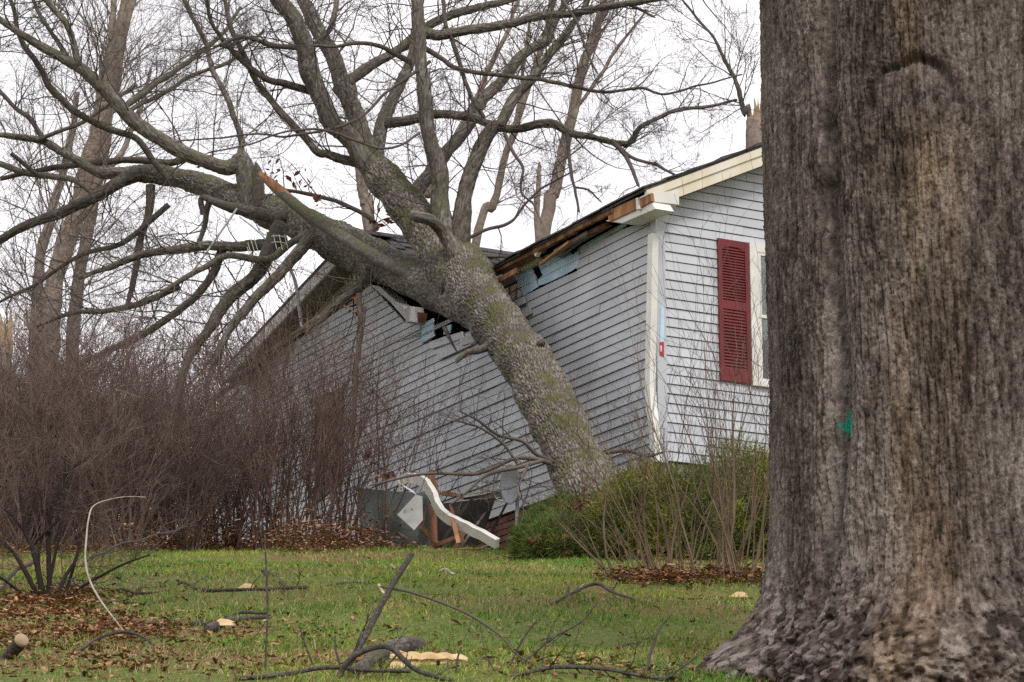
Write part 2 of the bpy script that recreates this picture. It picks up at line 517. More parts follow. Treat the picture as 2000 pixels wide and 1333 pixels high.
EXPO = 0.1025
def side_wall(W, outline, smin, smax, seed, joints=3.66):
    """framing slab plus one object for every siding board, clipped to the wall outline"""
    sh = Shape()
    sh.prism([W(s, z, -.012) for s, z in outline], [W(s, z, -.13) for s, z in outline])
    wall = sh.build('wall', M['backing'], house)
    rng = random.Random(seed)
    ztop = max(z for s, z in outline)
    n = int((ztop - SILL) / EXPO) + 1
    for i in range(n):
        z0 = SILL + i * EXPO; z1 = z0 + EXPO
        strip = clip(clip(list(outline), 1, z0 + .0075, False), 1, z1, True)
        if len(strip) < 3: continue
        cuts = [smin - .1]; c = smin + rng.uniform(.4, joints)
        while c < smax: cuts.append(c); c += joints
        cuts.append(smax + .1)
        for k in range(len(cuts) - 1):
            pc = clip(clip(strip, 0, cuts[k] + .0025, False), 0, cuts[k + 1] - .0025, True)
            q = []
            for p in pc:
                if not q or math.hypot(p[0] - q[-1][0], p[1] - q[-1][1]) > 1e-4: q.append(p)
            if len(q) < 3 or (max(p[0] for p in q) - min(p[0] for p in q)) < .02: continue
            wob = rng.uniform(-.0025, .0025) + (rng.uniform(-.002, .011) if W is WB and 2.4 < (q[0][0] + q[2 % len(q)][0]) / 2 < 5.5 else 0)
            fr = [W(s, z, .020 - .014 * (z - z0) / EXPO + wob) for s, z in q]
            bk = [W(s, z, -.010) for s, z in q]
            b = Shape(); b.prism(fr, bk); b.build('siding_board', M['siding'], wall)
    return wall

# wall B (recedes to the left, crushed under the trunk)
sl_end = pB(432, 790)[0]
outB = [(0.0, SILL), (0.0, pB(1285, 428)[1]), pB(1215, 448), pB(1135, 490), pB(1128, 530), pB(990, 592), pB(930, 645), pB(868, 658), pB(827, 675),
        pB(822, 628), pB(792, 630), pB(735, 568), pB(692, 530), pB(662, 560), pB(530, 678), pB(450, 760), (sl_end, pB(432, 780)[1]), (sl_end, SILL)]
wallB = side_wall(WB, outB, 0.0, sl_end, 3)
# wall A (faces the camera on the right)
mA = 0.48
EO, RO = .30, .26                                       # eave and rake overhang
se, ze = pB(1272, 361, EO)                              # top of the eave edge near the corner
zA0 = ze + mA * EO - .05
LA = 8.6
outA = [(0.0, SILL), (LA, SILL), (LA, zA0), (LA / 2, zA0 + mA * LA / 2), (0.0, zA0)]
outA_ = outA
wallA = side_wall(WA, outA, 0.0, LA, 8)

# far walls so that the house is closed when seen from elsewhere
sh = Shape()
for W, o, L in ((WB, -LA, sl_end), (WA, -sl_end, LA)):
    sh.prism([W(.14, SILL - .9, o), W(L - .02, SILL - .9, o), W(L - .02, zA0 - .1, o), W(.14, zA0 - .1, o)],
             [W(.14, SILL - .9, o - .1), W(L - .02, SILL - .9, o - .1), W(L - .02, zA0 - .1, o - .1), W(.14, zA0 - .1, o - .1)])
sh.build('rear_wall', M['siding'], house)

# corner board, wraps both faces
ct = pB(1285, 428)[1] + .02
sh = Shape()
sh.prism([WA(-.022, SILL - .02, .028), WA(.085, SILL - .02, .028), WA(.085, ct + .05, .028), WA(-.022, ct, .028)],
         [WA(-.022, SILL - .02, .0), WA(.085, SILL - .02, .0), WA(.085, ct + .05, .0), WA(-.022, ct, .0)])
sh.prism([WB(-.03, SILL - .02, .03), WB(.07, SILL - .02, .03), WB(.07, ct - .02, .03), WB(-.03, ct, .03)],
         [WB(-.026, SILL - .02, .0), WB(.07, SILL - .02, .0), WB(.07, ct - .02, .0), WB(-.026, ct, .0)])
sh.build('corner_board', M['siding'], house)
# exposed strip of blue sheathing and a red printed tag beside the corner board
def quadA(px, o0, o1, mat, name, parent=house):
    q = [pA(x, y, o1) for x, y in px]
    s = Shape(); s.prism([WA(a, z, o1) for a, z in q], [WA(a, z, o0) for a, z in q])
    return s.build(name, mat, parent)
def quadB(px, o0, o1, mat, name, parent=house):
    q = [pB(x, y, o1) for x, y in px]
    s = Shape(); s.prism([WB(a, z, o1) for a, z in q], [WB(a, z, o0) for a, z in q])
    return s.build(name, mat, parent)
quadA([(1291, 600), (1297, 590), (1297, 668), (1289, 668)], .026, .034, M['blue'], 'sheathing_strip')
rp = quadA([(1289, 669), (1297, 669), (1297, 697), (1289, 694)], .026, .036, M['redprint'], 'printed_tag')
tag(rp, 'torn red printed tag at the corner board')
quadA([(1289.5, 676), (1292, 675), (1293, 681), (1292, 688), (1289.5, 687)], .036, .038, M['white'], 'print_mark', rp)

# downspout standing in front of the corner on wall B
def rect_tube(path, w, d, side, mat, name, parent=None, ribs=False, **k):
    """rectangular pipe along points; side = sideways direction per point or one vector"""
    s = Shape(); n = len(path)
    rows = []
    for i, p in enumerate(path):
        t = (path[min(i+1, n-1)] - path[max(i-1, 0)]).normalized()
        sv = side[i] if isinstance(side, list) else side
        u = (sv - t * sv.dot(t)).normalized(); v = t.cross(u)
        prof = [(-1, -1), (-.35, -1), (-.3, -.8), (.3, -.8), (.35, -1), (1, -1), (1, -.25), (.93, -.2), (.93, .2), (1, .25), (1, 1), (-1, 1), (-1, .25), (-.93, .2), (-.93, -.2), (-1, -.25)] if ribs else [(-1, -1), (1, -1), (1, 1), (-1, 1)]
        rows.append([p + u * (a * w / 2) + v * (b * d / 2) for a, b in prof])
    m = len(rows[0])
    vs = [q for r in rows for q in r]
    fs = [(i*m+j, i*m+(j+1) % m, (i+1)*m+(j+1) % m, (i+1)*m+j) for i in range(n-1) for j in range(m)]
    fs += [tuple(range(m-1, -1, -1)), tuple(range((n-1)*m, n*m))]
    s.add(vs, fs)
    return s.build(name, mat, parent, **k)
dsp = [(1276, 458), (1275, 510), (1273, 600), (1271, 690), (1270, 760), (1273, 800), (1277, 830), (1280, 870), (1283, 905)]
pts = []
for x, y in dsp:
    s, z = pB(x, y, .11); pts.append(WB(s, z, .11))
ds = rect_tube(pts, .098, .075, bd, M['white'], 'downspout', house)
tag(ds, 'kinked white downspout at the house corner')

# ---- window with a red louvered shutter on wall A
def rectA(name, x0, y0, x1, y1, o0, o1, mat, parent, slope=True):
    s0, z0 = pA(x0, y0, o1); s1 = pA(x1, y0, o1)[0]; z1 = pA(x0, y1, o1)[1]
    s = Shape()
    s.prism([WA(s0, z1, o1), WA(s1, z1, o1), WA(s1, z0, o1), WA(s0, z0, o1)], [WA(s0, z1, o0), WA(s1, z1, o0), WA(s1, z0, o0), WA(s0, z0, o0)])
    return s.build(name, mat, parent), (s0, s1, z1, z0)
def boxA(name, s0, s1, z0, z1, o0, o1, mat, parent):
    s = Shape()
    s.prism([WA(s0, z0, o1), WA(s1, z0, o1), WA(s1, z1, o1), WA(s0, z1, o1)], [WA(s0, z0, o0), WA(s1, z0, o0), WA(s1, z1, o0), WA(s0, z1, o0)])
    return s.build(name, mat, parent)
s0, zt = pA(1402.5, 465, .045); s1 = pA(1462, 473, .045)[0]; zb = pA(1408, 742, .045)[1]
sht = Shape()
def addA(sh, s0, s1, z0, z1, o0, o1):
    sh.prism([WA(s0, z0, o1), WA(s1, z0, o1), WA(s1, z1, o1), WA(s0, z1, o1)], [WA(s0, z0, o0), WA(s1, z0, o0), WA(s1, z1, o0), WA(s0, z1, o0)])
sw = .048; H = zt - zb
zm0, zm1 = zb + H * .505, zb + H * .555
addA(sht, s0, s0 + sw, zb, zt, .018, .046); addA(sht, s1 - sw, s1, zb, zt, .018, .046)
addA(sht, s0 + sw, s1 - sw, zb, zb + .13, .018, .044); addA(sht, s0 + sw, s1 - sw, zt - .075, zt, .018, .044)
addA(sht, s0 + sw, s1 - sw, zm0, zm1, .018, .044); addA(sht, s0 + sw, s1 - sw, zb + .12, zt - .07, .018, .024)
# curved head above the top louvers
q = [(s0 + sw + (s1 - s0 - 2*sw) * t, zt - .070 - .035 * (2*t - 1) ** 2 - .004) for t in np.linspace(0, 1, 9)]
sht.prism([WA(s0 + sw, zt - .07, .042)] + [WA(a, z, .042) for a, z in q] + [WA(s1 - sw, zt - .07, .042)],
          [WA(s0 + sw, zt - .07, .022)] + [WA(a, z, .022) for a, z in q] + [WA(s1 - sw, zt - .07, .022)])
shutter = sht.build('shutter', M['red'], house)
def louvers(za, zb_, n):
    for i in range(n):
        z = za + (i + .5) * (zb_ - za) / n; h = (zb_ - za) / n
        s = Shape()
        s.prism([WA(s0 + sw + .002, z - h*.42, .043), WA(s1 - sw - .002, z - h*.42, .043), WA(s1 - sw - .002, z + h*.18, .033), WA(s0 + sw + .002, z + h*.18, .033)],
                [WA(s0 + sw + .002, z - h*.36, .0265), WA(s1 - sw - .002, z - h*.36, .0265), WA(s1 - sw - .002, z + h*.30, .0255), WA(s0 + sw + .002, z + h*.30, .0255)])
        s.build('louver', M['red'], shutter)
louvers(zb + .13, zm0, 19); louvers(zm1, zt - .082, 20)
tag(shutter, 'brick red louvered shutter left of the window')
wz1 = pA(1464, 472, .05)[1]; wz0 = pA(1466, 752, .05)[1]; ws0 = s1 + .012; ws1 = ws0 + 1.15
fr = Shape()
addA(fr, ws0, ws0 + .095, wz0, wz1, .012, .05); addA(fr, ws1 - .095, ws1, wz0, wz1, .012, .05)
addA(fr, ws0 + .095, ws1 - .095, wz1 - .10, wz1, .012, .05); addA(fr, ws0 + .095, ws1 - .095, wz0, wz0 + .055, .012, .062)
win = fr.build('window', M['white'], house)
zc = (wz0 + wz1) / 2 - .02
for k, (za, zb2, oo) in enumerate(((zc - .015, wz1 - .10, .044), (wz0 + .055, zc + .015, .036))):
    f2 = Shape()
    addA(f2, ws0 + .099, ws0 + .14, za, zb2, .0232, oo); addA(f2, ws1 - .14, ws1 - .099, za, zb2, .0232, oo)
    addA(f2, ws0 + .14, ws1 - .14, zb2 - .035, zb2, .0232, oo); addA(f2, ws0 + .14, ws1 - .14, za, za + .035, .0232, oo)
    f2.build('sash', M['white'], win)
    boxA('pane', ws0 + .14, ws1 - .14, za + .035, zb2 - .035, .0265, .0295, M['glass'], win)
boxA('curtain', ws0 + .10, ws1 - .10, zc - .25, wz1 - .10, .0205, .023, M['curtain'], win)
boxA('lower_pane_backing', ws0 + .10, ws1 - .10, wz0 + .06, zc - .252, .0205, .0225, M['dark'], win)  # plain dark sheet behind the lower pane
# the matching shutter on the far side of the window
dup = shutter.copy(); scene.collection.objects.link(dup)
dup.location = shutter.location + ad * (ws1 + .012 - s0)
tag(dup, 'brick red louvered shutter on the far side of the window')
for ch in [c for c in shutter.children]:
    c = ch.copy(); scene.collection.objects.link(c); c.parent = dup

# ---- main roof: nearly edge-on from here, eave along wall B and rake along wall A
ridge = LA / 2
def RP(s, t, up=0.0):
    """point on the roof: s along the eave (from the corner), t up the slope from the eave edge in plan metres"""
    zz = ze + mA * (t if t <= ridge + EO else 2 * (ridge + EO) - t)
    return WB(s, zz + up, EO - t)
sbreak = pB(957, 528, EO)[0]
jag = [(sbreak, 0), (sbreak - .25, .5), (sbreak + .15, .9), (sbreak - .4, 1.6), (sbreak - .1, 2.3), (sbreak - .6, 3.1), (sbreak - .2, 3.7), (sbreak - .5, ridge + EO)]
rs = Shape()
up = [(-RO, 0)] + [(s, t) for s, t in jag] + [(-RO, ridge + EO)]
rs.prism([RP(s, t, .0) for s, t in up], [RP(s, t, -.030) for s, t in up])
up2 = [(-RO, ridge + EO), (sl_end, ridge + EO), (sl_end, 2 * ridge + 2 * EO), (-RO, 2 * ridge + 2 * EO)]
rs.prism([RP(s, t, -.001) for s, t in up2], [RP(s, t, -.03) for s, t in up2])
roof = rs.build('roof', M['shingle'], house)
# shingles along the wavy eave edge and up the rake
rng = random.Random(5)
def shingle_main(s, t, L=.30, W_=.30):
    a = rng.uniform(-.006, .012); c = Shape()
    up0, up1 = .003, .006
    c.prism([RP(s, t, .022 + a), RP(s + L, t, .020 + a), RP(s + L, t + W_, .016), RP(s, t + W_, .014)],
            [RP(s, t, up0 + a), RP(s + L, t, up0 + a), RP(s + L, t + W_, .001), RP(s, t + W_, .001)])
    c.build('shingle', M['shingle'], roof)
k = 0
s = -RO - .02
while s < sbreak - .2:
    shingle_main(s, -.035 + rng.uniform(-.02, .015)); s += .305
t = .25
while t < ridge + EO - .3:
    shingle_main(-RO - .03, t); t += .14
# rake trim on wall A: crown board over a frieze board, soffit under
def rakeboard(t0, t1, d0, d1, o0, o1, name, mat):
    s_ = Shape()
    pr = lambda t, d, o: WA(t - EO, ze + mA * t - d, o)
    s_.prism([pr(t0, d1, o1), pr(t1, d1, o1), pr(t1, d0, o1), pr(t0, d0, o1)], [pr(t0, d1, o0), pr(t1, d1, o0), pr(t1, d0, o0), pr(t0, d0, o0)])
    return s_.build(name, mat, house)
rakeboard(.02, ridge + EO, .032, .118, RO - .03, RO + .012, 'rake_board', M['cream'])
rakeboard(.06, ridge + EO, .121, .235, RO - .03, RO - .006, 'rake_board', M['cream'])
rakeboard(.30, ridge + EO, .200, .233, .02, RO - .032, 'soffit', M['soffit'])
# boxed eave return at the corner
q = [(1270, 378), (1324, 373), (1325, 401), (1272, 394)]
qq = [pA(x, y, RO) for x, y in q]
s_ = Shape(); s_.prism([WA(a, z, RO + .016) for a, z in qq], [WA(a + .004, z - .004, .03) for a, z in qq])
eb = s_.build('eave_box', M['white'], house)
tag(eb, 'white boxed eave return at the corner')

# ---- torn eave along wall B
fz = ze + mA * EO + .03                                  # dark framing that closes the gap between wall top and roof
s_ = Shape()
s_.prism([WB(.0, SILL + 1.5, -.132), WB(pB(945, 600)[0], SILL + 1.5, -.132), WB(pB(962, 560)[0], fz, -.132), WB(0, fz, -.132)], [WB(.0, SILL + 1.5, -.17), WB(pB(945, 600)[0], SILL + 1.5, -.17), WB(pB(962, 560)[0], fz, -.17), WB(0, fz, -.17)])
s_.build('framing', M['dark'], house)
def bar(name, a, b, w, h, mat, o=.2, parent=house, o2=None):
    (sa, za), (sb, zb_) = pB(*a, o), pB(*b, o if o2 is None else o2)
    s = Shape(); s.beam(WB(sa, za, o), WB(sb, zb_, o if o2 is None else o2), w, h); return s.build(name, mat, parent)
quadB([(1186, 412), (1240, 388), (1243, 409), (1189, 434)], EO - .06, EO - .02, M['torn'], 'fascia_board')
quadB([(1247, 389), (1270, 377), (1272, 393), (1249, 407)], EO - .06, EO - .02, M['torn'], 'fascia_board')
quadB([(1241, 388), (1246, 386), (1248, 408), (1243, 410)], EO - .05, EO + .0, M['white'], 'trim_scrap')
quadB([(1249, 386), (1268, 376), (1269, 379), (1249, 389)], EO - .02, EO - .012, M['white'], 'trim_scrap')
bar('rafter_tail', (958, 537), (1060, 486), .10, .06, M['rafter'], .22)
bar('rafter_tail', (1035, 496), (1125, 450), .05, .06, M['rafter'], .26)
bar('rafter_tail', (1105, 458), (1200, 412), .04, .05, M['rafter'], .27)
bar('broken_lath', (1056, 516), (1112, 473), .03, .03, M['torn'], .24)
bar('broken_lath', (975, 548), (1010, 529), .03, .06, M['torn'], .24)
bar('broken_lath', (1085, 492), (1150, 455), .05, .04, M['soffit'], .18)
bar('broken_lath', (1130, 466), (1185, 440), .05, .05, M['rafter'], .16)
bar('broken_lath', (962, 545), (978, 580), .06, .05, M['torn'], .20)
bar('broken_lath', (1048, 500), (1056, 482), .05, .05, M['cream'], .25)
quadB([(1075, 494), (1100, 478), (1186, 434), (1190, 440), (1130, 474), (1090, 503)], .05, .09, M['soffit'], 'torn_soffit')
quadB([(1183, 432), (1235, 407), (1272, 395), (1280, 408), (1215, 436)], .03, .26, M['white'], 'soffit')
bl = [[(1046, 508), (1100, 484), (1112, 492), (1120, 498), (1130, 486), (1131, 520), (1100, 540), (1062, 556), (1052, 558), (1050, 547), (1060, 538)],
      [(1003, 533), (1036, 519), (1046, 540), (1049, 555), (1052, 560), (1022, 579), (1017, 566)],
      [(1131, 484), (1152, 471), (1222, 434), (1222, 441), (1132, 492)]]
for i, p in enumerate(bl): quadB(p, .0, .012 + .003 * i, M['blue'], 'sheathing_panel')
quadB([(1010, 518), (1048, 500), (1050, 505), (1038, 517), (1012, 529)], .0, .10, M['cream'], 'torn_board')
quadB([(983, 566), (1012, 554), (1018, 576), (1016, 582), (984, 592)], .0, .008, M['cream'], 'torn_board')
for x in (995, 1009): bar('lath', (x, 560), (x - 2, 585), .012, .012, M['rafter'], .02)

# ---- cross gable above wall B, ridge running back from the peak
OG = .38
spk, zpk = pB(692, 446, OG)
slw, zlw = pB(438, 716, OG)
mL = (zpk - zlw) / (slw - spk)
mR = .64
DEP = 5.5
def GP(side, s, t, up=0.0):
    """side 0 = left slope; s distance down from the ridge, t distance back from the rake edge"""
    if side == 0: return WB(spk + s, zpk - mL * s + up, OG - t)
    return WB(spk - s, zpk - mR * s + up, OG - t)
Ls = slw - spk + .1
gr = Shape()
gr.prism([GP(0, 0, 0, 0), GP(0, Ls, 0, 0), GP(0, Ls, DEP, 0), GP(0, 0, DEP, 0)], [GP(0, 0, 0, -.06), GP(0, Ls, 0, -.06), GP(0, Ls, DEP, -.06), GP(0, 0, DEP, -.06)])
Rs = 3.1
rpoly = [(0.002, 0), (1.15, 0.02), (1.35, .5), (1.9, .9), (2.3, 1.3), (Rs, 1.8), (Rs + .4, 3.0), (Rs + .3, DEP), (0.002, DEP)]
gr.prism([GP(1, s, t, -.012 * s * s) for s, t in rpoly], [GP(1, s, t, -.06 - .012 * s * s) for s, t in rpoly])
groof = gr.build('gable_roof', M['shingle'], house)
tag(groof, 'dark shingled roof bent down under the trunk')
rng = random.Random(9)
n = 0
row = 0
s = .02
while s < 2.7 and n < 270:
    t = -.02 + (row % 2) * .15
    tmin = max(0, (s - 1.1) * .75)
    while t < 4.4:
        if t >= tmin and rng.random() > .04:
            L = .298; D = .19
            j = rng.uniform(-.004, .016) + (.05 if rng.random() < .03 else 0); r_ = rng.uniform(-.03, .03)
            u = lambda x: -.012 * x * x
            c = Shape()
            c.prism([GP(1, s, t + r_, .004 + u(s)), GP(1, s, t + L + r_, .004 + u(s)), GP(1, s + D, t + L, .020 + j + u(s + D)), GP(1, s + D, t, .016 + j + u(s + D))],
                    [GP(1, s, t + r_, .001 + u(s)), GP(1, s, t + L + r_, .001 + u(s)), GP(1, s + D, t + L, .006 + j + u(s + D)), GP(1, s + D, t, .004 + j + u(s + D))])
            c.build('shingle', M['shingle'], groof); n += 1
        t += .305
    s += .14; row += 1
# left rake: fascia, then the wide soffit behind it
fh = .16
fs_ = Shape()
fp = lambda s, d, o: WB(spk + s, zpk - mL * s - .062 - d, o)
fs_.prism([fp(.0, 0, OG), fp(Ls, 0, OG), fp(Ls, fh, OG), fp(0, fh, OG)], [fp(.0, 0, OG - .03), fp(Ls, 0, OG - .03), fp(Ls, fh, OG - .03), fp(0, fh, OG - .03)])
fa = fs_.build('fascia', M['fascia'], house)
tag(fa, 'streaked white fascia of the left gable')
sf = Shape()
sf.prism([fp(0, fh - .03, OG - .032), fp(Ls, fh - .03, OG - .032), fp(Ls, fh - .03, .0), fp(0, fh - .03, .0)], [fp(0, fh - .05, OG - .032), fp(Ls, fh - .05, OG - .032), fp(Ls, fh - .05, .0), fp(0, fh - .05, .0)])
sf.build('soffit', M['soffit'], house)
# right rake scraps left of the trunk
quadB([(722, 556), (742, 560), (792, 606), (797, 630), (762, 590)], .05, .20, M['fascia'], 'fascia')
quadB([(790, 604), (799, 598), (800, 628), (793, 631)], .02, .22, M['fascia'], 'fascia_end')
quadB([(824, 634), (846, 622), (848, 657), (823, 671)], .0, .014, M['blue'], 'sheathing_panel')
quadB([(868, 640), (880, 634), (878, 650), (866, 654)], .0, .02, M['blue'], 'sheathing_panel')
bar('broken_lath', (800, 612), (826, 622), .10, .12, M['rafter'], .06)
# boards sprung loose where the trunk went in
for q_, a_, b_ in (([(838, 668), (902, 648), (904, 660), (842, 682)], .03, .045), ([(852, 690), (915, 664), (918, 675), (856, 703)], .05, .062), ([(896, 660), (940, 652), (938, 664), (900, 676)], .07, .082),
                   ([(984, 596), (1022, 580), (1026, 592), (988, 610)], .04, .055), ([(996, 622), (1034, 600), (1038, 612), (1001, 636)], .035, .05), ([(1004, 650), (1030, 636), (1032, 648), (1008, 664)], .05, .062)):
    quadB(q_, a_, b_, M['siding'], 'loose_board')
# crumpled white siding hanging at the peak
for i, x in enumerate((672, 680, 688, 696)):
    quadB([(x, 534), (x + 5, 532), (x + 8, 556 - 3*i % 7), (x + 3, 560)], .02 + .01*i, .05 + .01*i, M['fascia'], 'torn_trim')

# ---- brown door behind the shrubs
quadB([(614, 782), (668, 760), (668, 940), (614, 985)], .024, .04, M['door'], 'door')
quadB([(603, 774), (668, 749), (668, 757), (603, 782)], .024, .06, M['white'], 'door_head_trim')

# ---- brick foundation under both walls
found = Shape()
zf = gz0 - .3
found.prism([WB(.02, SILL - .004, -.03), WB(sl_end, SILL - .004, -.03), WB(sl_end, zf, -.03), WB(.02, zf, -.03)], [WB(.02, SILL - .004, -.2), WB(sl_end, SILL - .004, -.2), WB(sl_end, zf, -.2), WB(.02, zf, -.2)])
found.prism([WA(.22, SILL - .004, -.03), WA(LA, SILL - .004, -.03), WA(LA, zf, -.03), WA(.22, zf, -.03)], [WA(.22, SILL - .004, -.2), WA(LA, SILL - .004, -.2), WA(LA, zf, -.2), WA(.22, zf, -.2)])
fnd = found.build('foundation', M['mortar'], house)
rng = random.Random(4)
bmesh_ = None
for r in range(11):
    z = SILL - .012 - (r + 1) * .072
    s = .8 + (r % 2) * .105
    while s < 4.3:
        c = Shape(); o = .0 + rng.uniform(-.006, .006)
        c.prism([WB(s, z, o), WB(s + .2, z, o), WB(s + .2, z + .062, o), WB(s, z + .062, o)], [WB(s, z, -.029), WB(s + .2, z, -.029), WB(s + .2, z + .062, -.029), WB(s, z + .062, -.029)])
        c.build('brick', M['brick'], fnd)
        s += .212
# black sag line under the lifted bottom board
# ------------------------------------------------------------------ branching
def sprout(T, p, d, L, r, lvl, rng, c):
    """one twig and, below it, its side twigs.  c: seg, kink, up, kids (per level), ratio, ang, rmin, sides"""
    n = c['seg'][lvl]
    pts, rad = [p.copy()], [r]
    q, v = p.copy(), d.normalized()
    dirs = [v.copy()]
    k = c['kink']
    for i in range(n):
        v = v + Vector((rng.gauss(0, k), rng.gauss(0, k), rng.gauss(0, k) + c['up']))
        v.normalize()
        q = q + v * (L / n)
        pts.append(q.copy()); dirs.append(v.copy())
        rad.append(max(c['rmin'], r * (1 - .75 * (i + 1) / n)))
    T.add(pts, rad, 5 if r > .012 else 4 if r > .006 else 3)
    if lvl == 0: return
    for _ in range(c['kids'][lvl]):
        t = rng.uniform(.18, 1.0) ** .85
        x = t * n; i = min(int(x), n - 1); f = x - i
        b = pts[i].lerp(pts[i + 1], f); dv = dirs[i + 1]
        a = Vector((rng.gauss(0, 1), rng.gauss(0, 1), rng.gauss(0, 1)))
        a = (a - dv * a.dot(dv)).normalized()
        ang = math.radians(rng.gauss(c['ang'], 12))
        nv = dv * math.cos(ang) + a * math.sin(ang)
        sprout(T, b, nv, L * rng.uniform(*c['ratio']), max(c['rmin'], rad[i] * .62), lvl - 1, rng, c)

def kinky(path, n, rng, amp):
    """smooth a drawn centre line (x,y,z,r rows), then give it the small bends of real wood"""
    q = spline(path, n)
    ln = np.concatenate([[0], np.cumsum(np.linalg.norm(np.diff(q[:, :3], axis=0), axis=1))])
    sd = rng.randrange(9999)
    for ax in range(3):
        q[:, ax] += amp * fbm(ln * 2.1 + ax * 9.3, np.zeros_like(ln) + sd, None, sd % 97, 3) * np.clip(ln / .4, 0, 1)
    q[:, 3] *= 1 + .10 * fbm(ln * 4, np.zeros_like(ln) + 4, None, sd % 89, 2)
    q[:, 3] = np.maximum(q[:, 3], .0025)
    return q

def line3(pix, Y0, dY=0.0):
    """rows (px,py,width[,Y]) -> rows (x,y,z,r)"""
    out = []
    for i, p in enumerate(pix):
        Y = p[3] if len(p) > 3 else Y0 + dY * i / max(1, len(pix) - 1)
        w = P(p[0], p[1], Y)
        out.append((w.x, w.y, w.z, wpx(p[2], w) / 2))
    return out

# ------------------------------------------------------------------ the fallen tree
base = G(1150, 1075)
tree = empty('fallen_tree', (P(1150, 960, 26.9).x, 26.9, zg1(P(1150, 960, 26.9).x, 26.9)), 'big uprooted mossy tree lying across the crushed house', 'tree')
rt = random.Random(21)
LC = dict(seg={0: 4, 1: 5, 2: 6, 3: 7}, kink=.20, up=.012, kids={1: 5, 2: 6, 3: 5}, ratio=(.28, .62), ang=48, rmin=.0017, sides=3)
TW = Tubes()

def trunk_part(name, pix, mat, sides, rings, amp, su, sv, seed, knob=.02, label=None, kamp=.02, parent=tree):
    q = kinky(line3(pix, 0), rings, rt, kamp)
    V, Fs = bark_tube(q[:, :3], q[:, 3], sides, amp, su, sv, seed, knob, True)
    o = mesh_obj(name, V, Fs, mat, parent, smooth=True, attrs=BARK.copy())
    if label: tag(o, label)
    return q

def twigs_along(q, count, lmin, lmax, lvl, rng, t0=.1, rmax=.012, T=TW, c=LC, spread=1.0):
    n = len(q)
    for _ in range(count):
        i = min(n - 2, int((t0 + (1 - t0) * rng.random() ** .8) * (n - 1)))
        p = Vector(q[i, :3]); t = (Vector(q[i + 1, :3]) - p).normalized()
        a = Vector((rng.gauss(0, 1), rng.gauss(0, .8), rng.gauss(.25, 1)))
        a = (a - t * a.dot(t)).normalized()
        an = math.radians(rng.uniform(35, 75)) * spread
        L = rng.uniform(lmin, lmax)
        sprout(T, p + a * q[i, 3] * .7, t * math.cos(an) + a * math.sin(an), L, min(rmax, q[i, 3] * .5, .004 + .006 * L), lvl, rng, c)

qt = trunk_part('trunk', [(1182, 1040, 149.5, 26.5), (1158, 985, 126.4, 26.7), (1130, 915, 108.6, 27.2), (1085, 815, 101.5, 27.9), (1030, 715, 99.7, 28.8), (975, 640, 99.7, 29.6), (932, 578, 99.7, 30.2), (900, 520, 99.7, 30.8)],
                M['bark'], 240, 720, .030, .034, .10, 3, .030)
trunk_part('limb', [(945, 610, 84.5, 30.2), (880, 578, 82.7, 30.9), (810, 545, 77.4, 31.7), (740, 512, 75.7, 32.6), (670, 480, 75.7, 33.4), (610, 448, 72.2, 34), (545, 420, 63.4, 34.6), (482, 395, 54.6, 35.1), (420, 370, 45.8, 35.5), (360, 350, 37, 35.9), (305, 341, 38.7, 36.2), (258, 336, 28.2, 36.5)],
           M['limb'], 110, 560, .022, .034, .11, 5, .03)
q2 = trunk_part('limb', [(905, 560, 97.2, 30.6), (862, 492, 90, 31), (812, 425, 77.4, 31.4), (765, 368, 68.4, 31.7), (728, 322, 55.8, 32), (700, 285, 39.6, 32.1)],
           M['bark'], 130, 300, .024, .034, .11, 7, .022)
def limb(pix, mat='limb', Y=31.5, dY=0.0, tw=10, tl=(.35, 1.1), lvl=2, amp=.035, t0=.12, label=None, name='limb', rmax=.011):
    rows = line3(pix, Y, dY)
    L = sum(math.dist(rows[i][:3], rows[i+1][:3]) for i in range(len(rows) - 1))
    q = kinky(rows, max(14, int(L / .035)), rt, amp)
    r = q[0, 3]
    if r > .055:
        q[:, 3] *= .9
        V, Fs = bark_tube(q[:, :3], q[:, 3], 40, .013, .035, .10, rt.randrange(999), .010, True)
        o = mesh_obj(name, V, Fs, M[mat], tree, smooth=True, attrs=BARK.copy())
    else:
        T = Tubes(); T.add(q[:, :3], np.concatenate([q[:-1, 3], [.001]]), 9 if r > .02 else 6)
        o = T.build(name, M.get(mat + '_s', M[mat]), tree)
    if label: tag(o, label)
    if tw: twigs_along(q, int(tw * 1.05), tl[0], tl[1], lvl, rt, t0, rmax)
    return q

# end of the long left limb
limb([(268, 340, 34), (196, 336, 22), (140, 308, 18), (88, 277, 15), (40, 268, 13), (-30, 262, 11)], 'limb', 36.4, .4, 20)
limb([(88, 277, 11), (60, 235, 10), (30, 208, 9), (0, 175, 8), (-30, 140, 6)], 'limb_dark', 36.6, .3, 10)
limb([(272, 338, 34), (225, 362, 27), (186, 382, 25), (123, 417, 22), (46, 445, 18), (-25, 480, 15)], 'limb_dark', 36.3, -.3, 20)
limb([(186, 380, 10), (140, 354, 12), (70, 343, 12), (0, 322, 12), (-30, 314, 11)], 'limb', 36.3, .4, 12)
limb([(508, 415, 52), (487, 375, 46), (480, 335, 46), (466, 305, 40)], 'limb', 34.9, .1, 0)
limb([(474, 318, 40), (441, 328, 33), (410, 316, 30), (350, 290, 31), (298, 262, 31), (245, 222, 29), (210, 186, 27), (175, 148, 25), (140, 122, 22), (88, 94, 18), (39, 62, 14), (0, 39, 12), (-30, 20, 10)], 'limb', 35.0, -.6, 44, (.4, 1.4))
limb([(154, 130, 16), (140, 80, 14), (125, 42, 13), (95, 5, 11), (80, -30, 9)], 'limb', 34.6, -.2, 12)
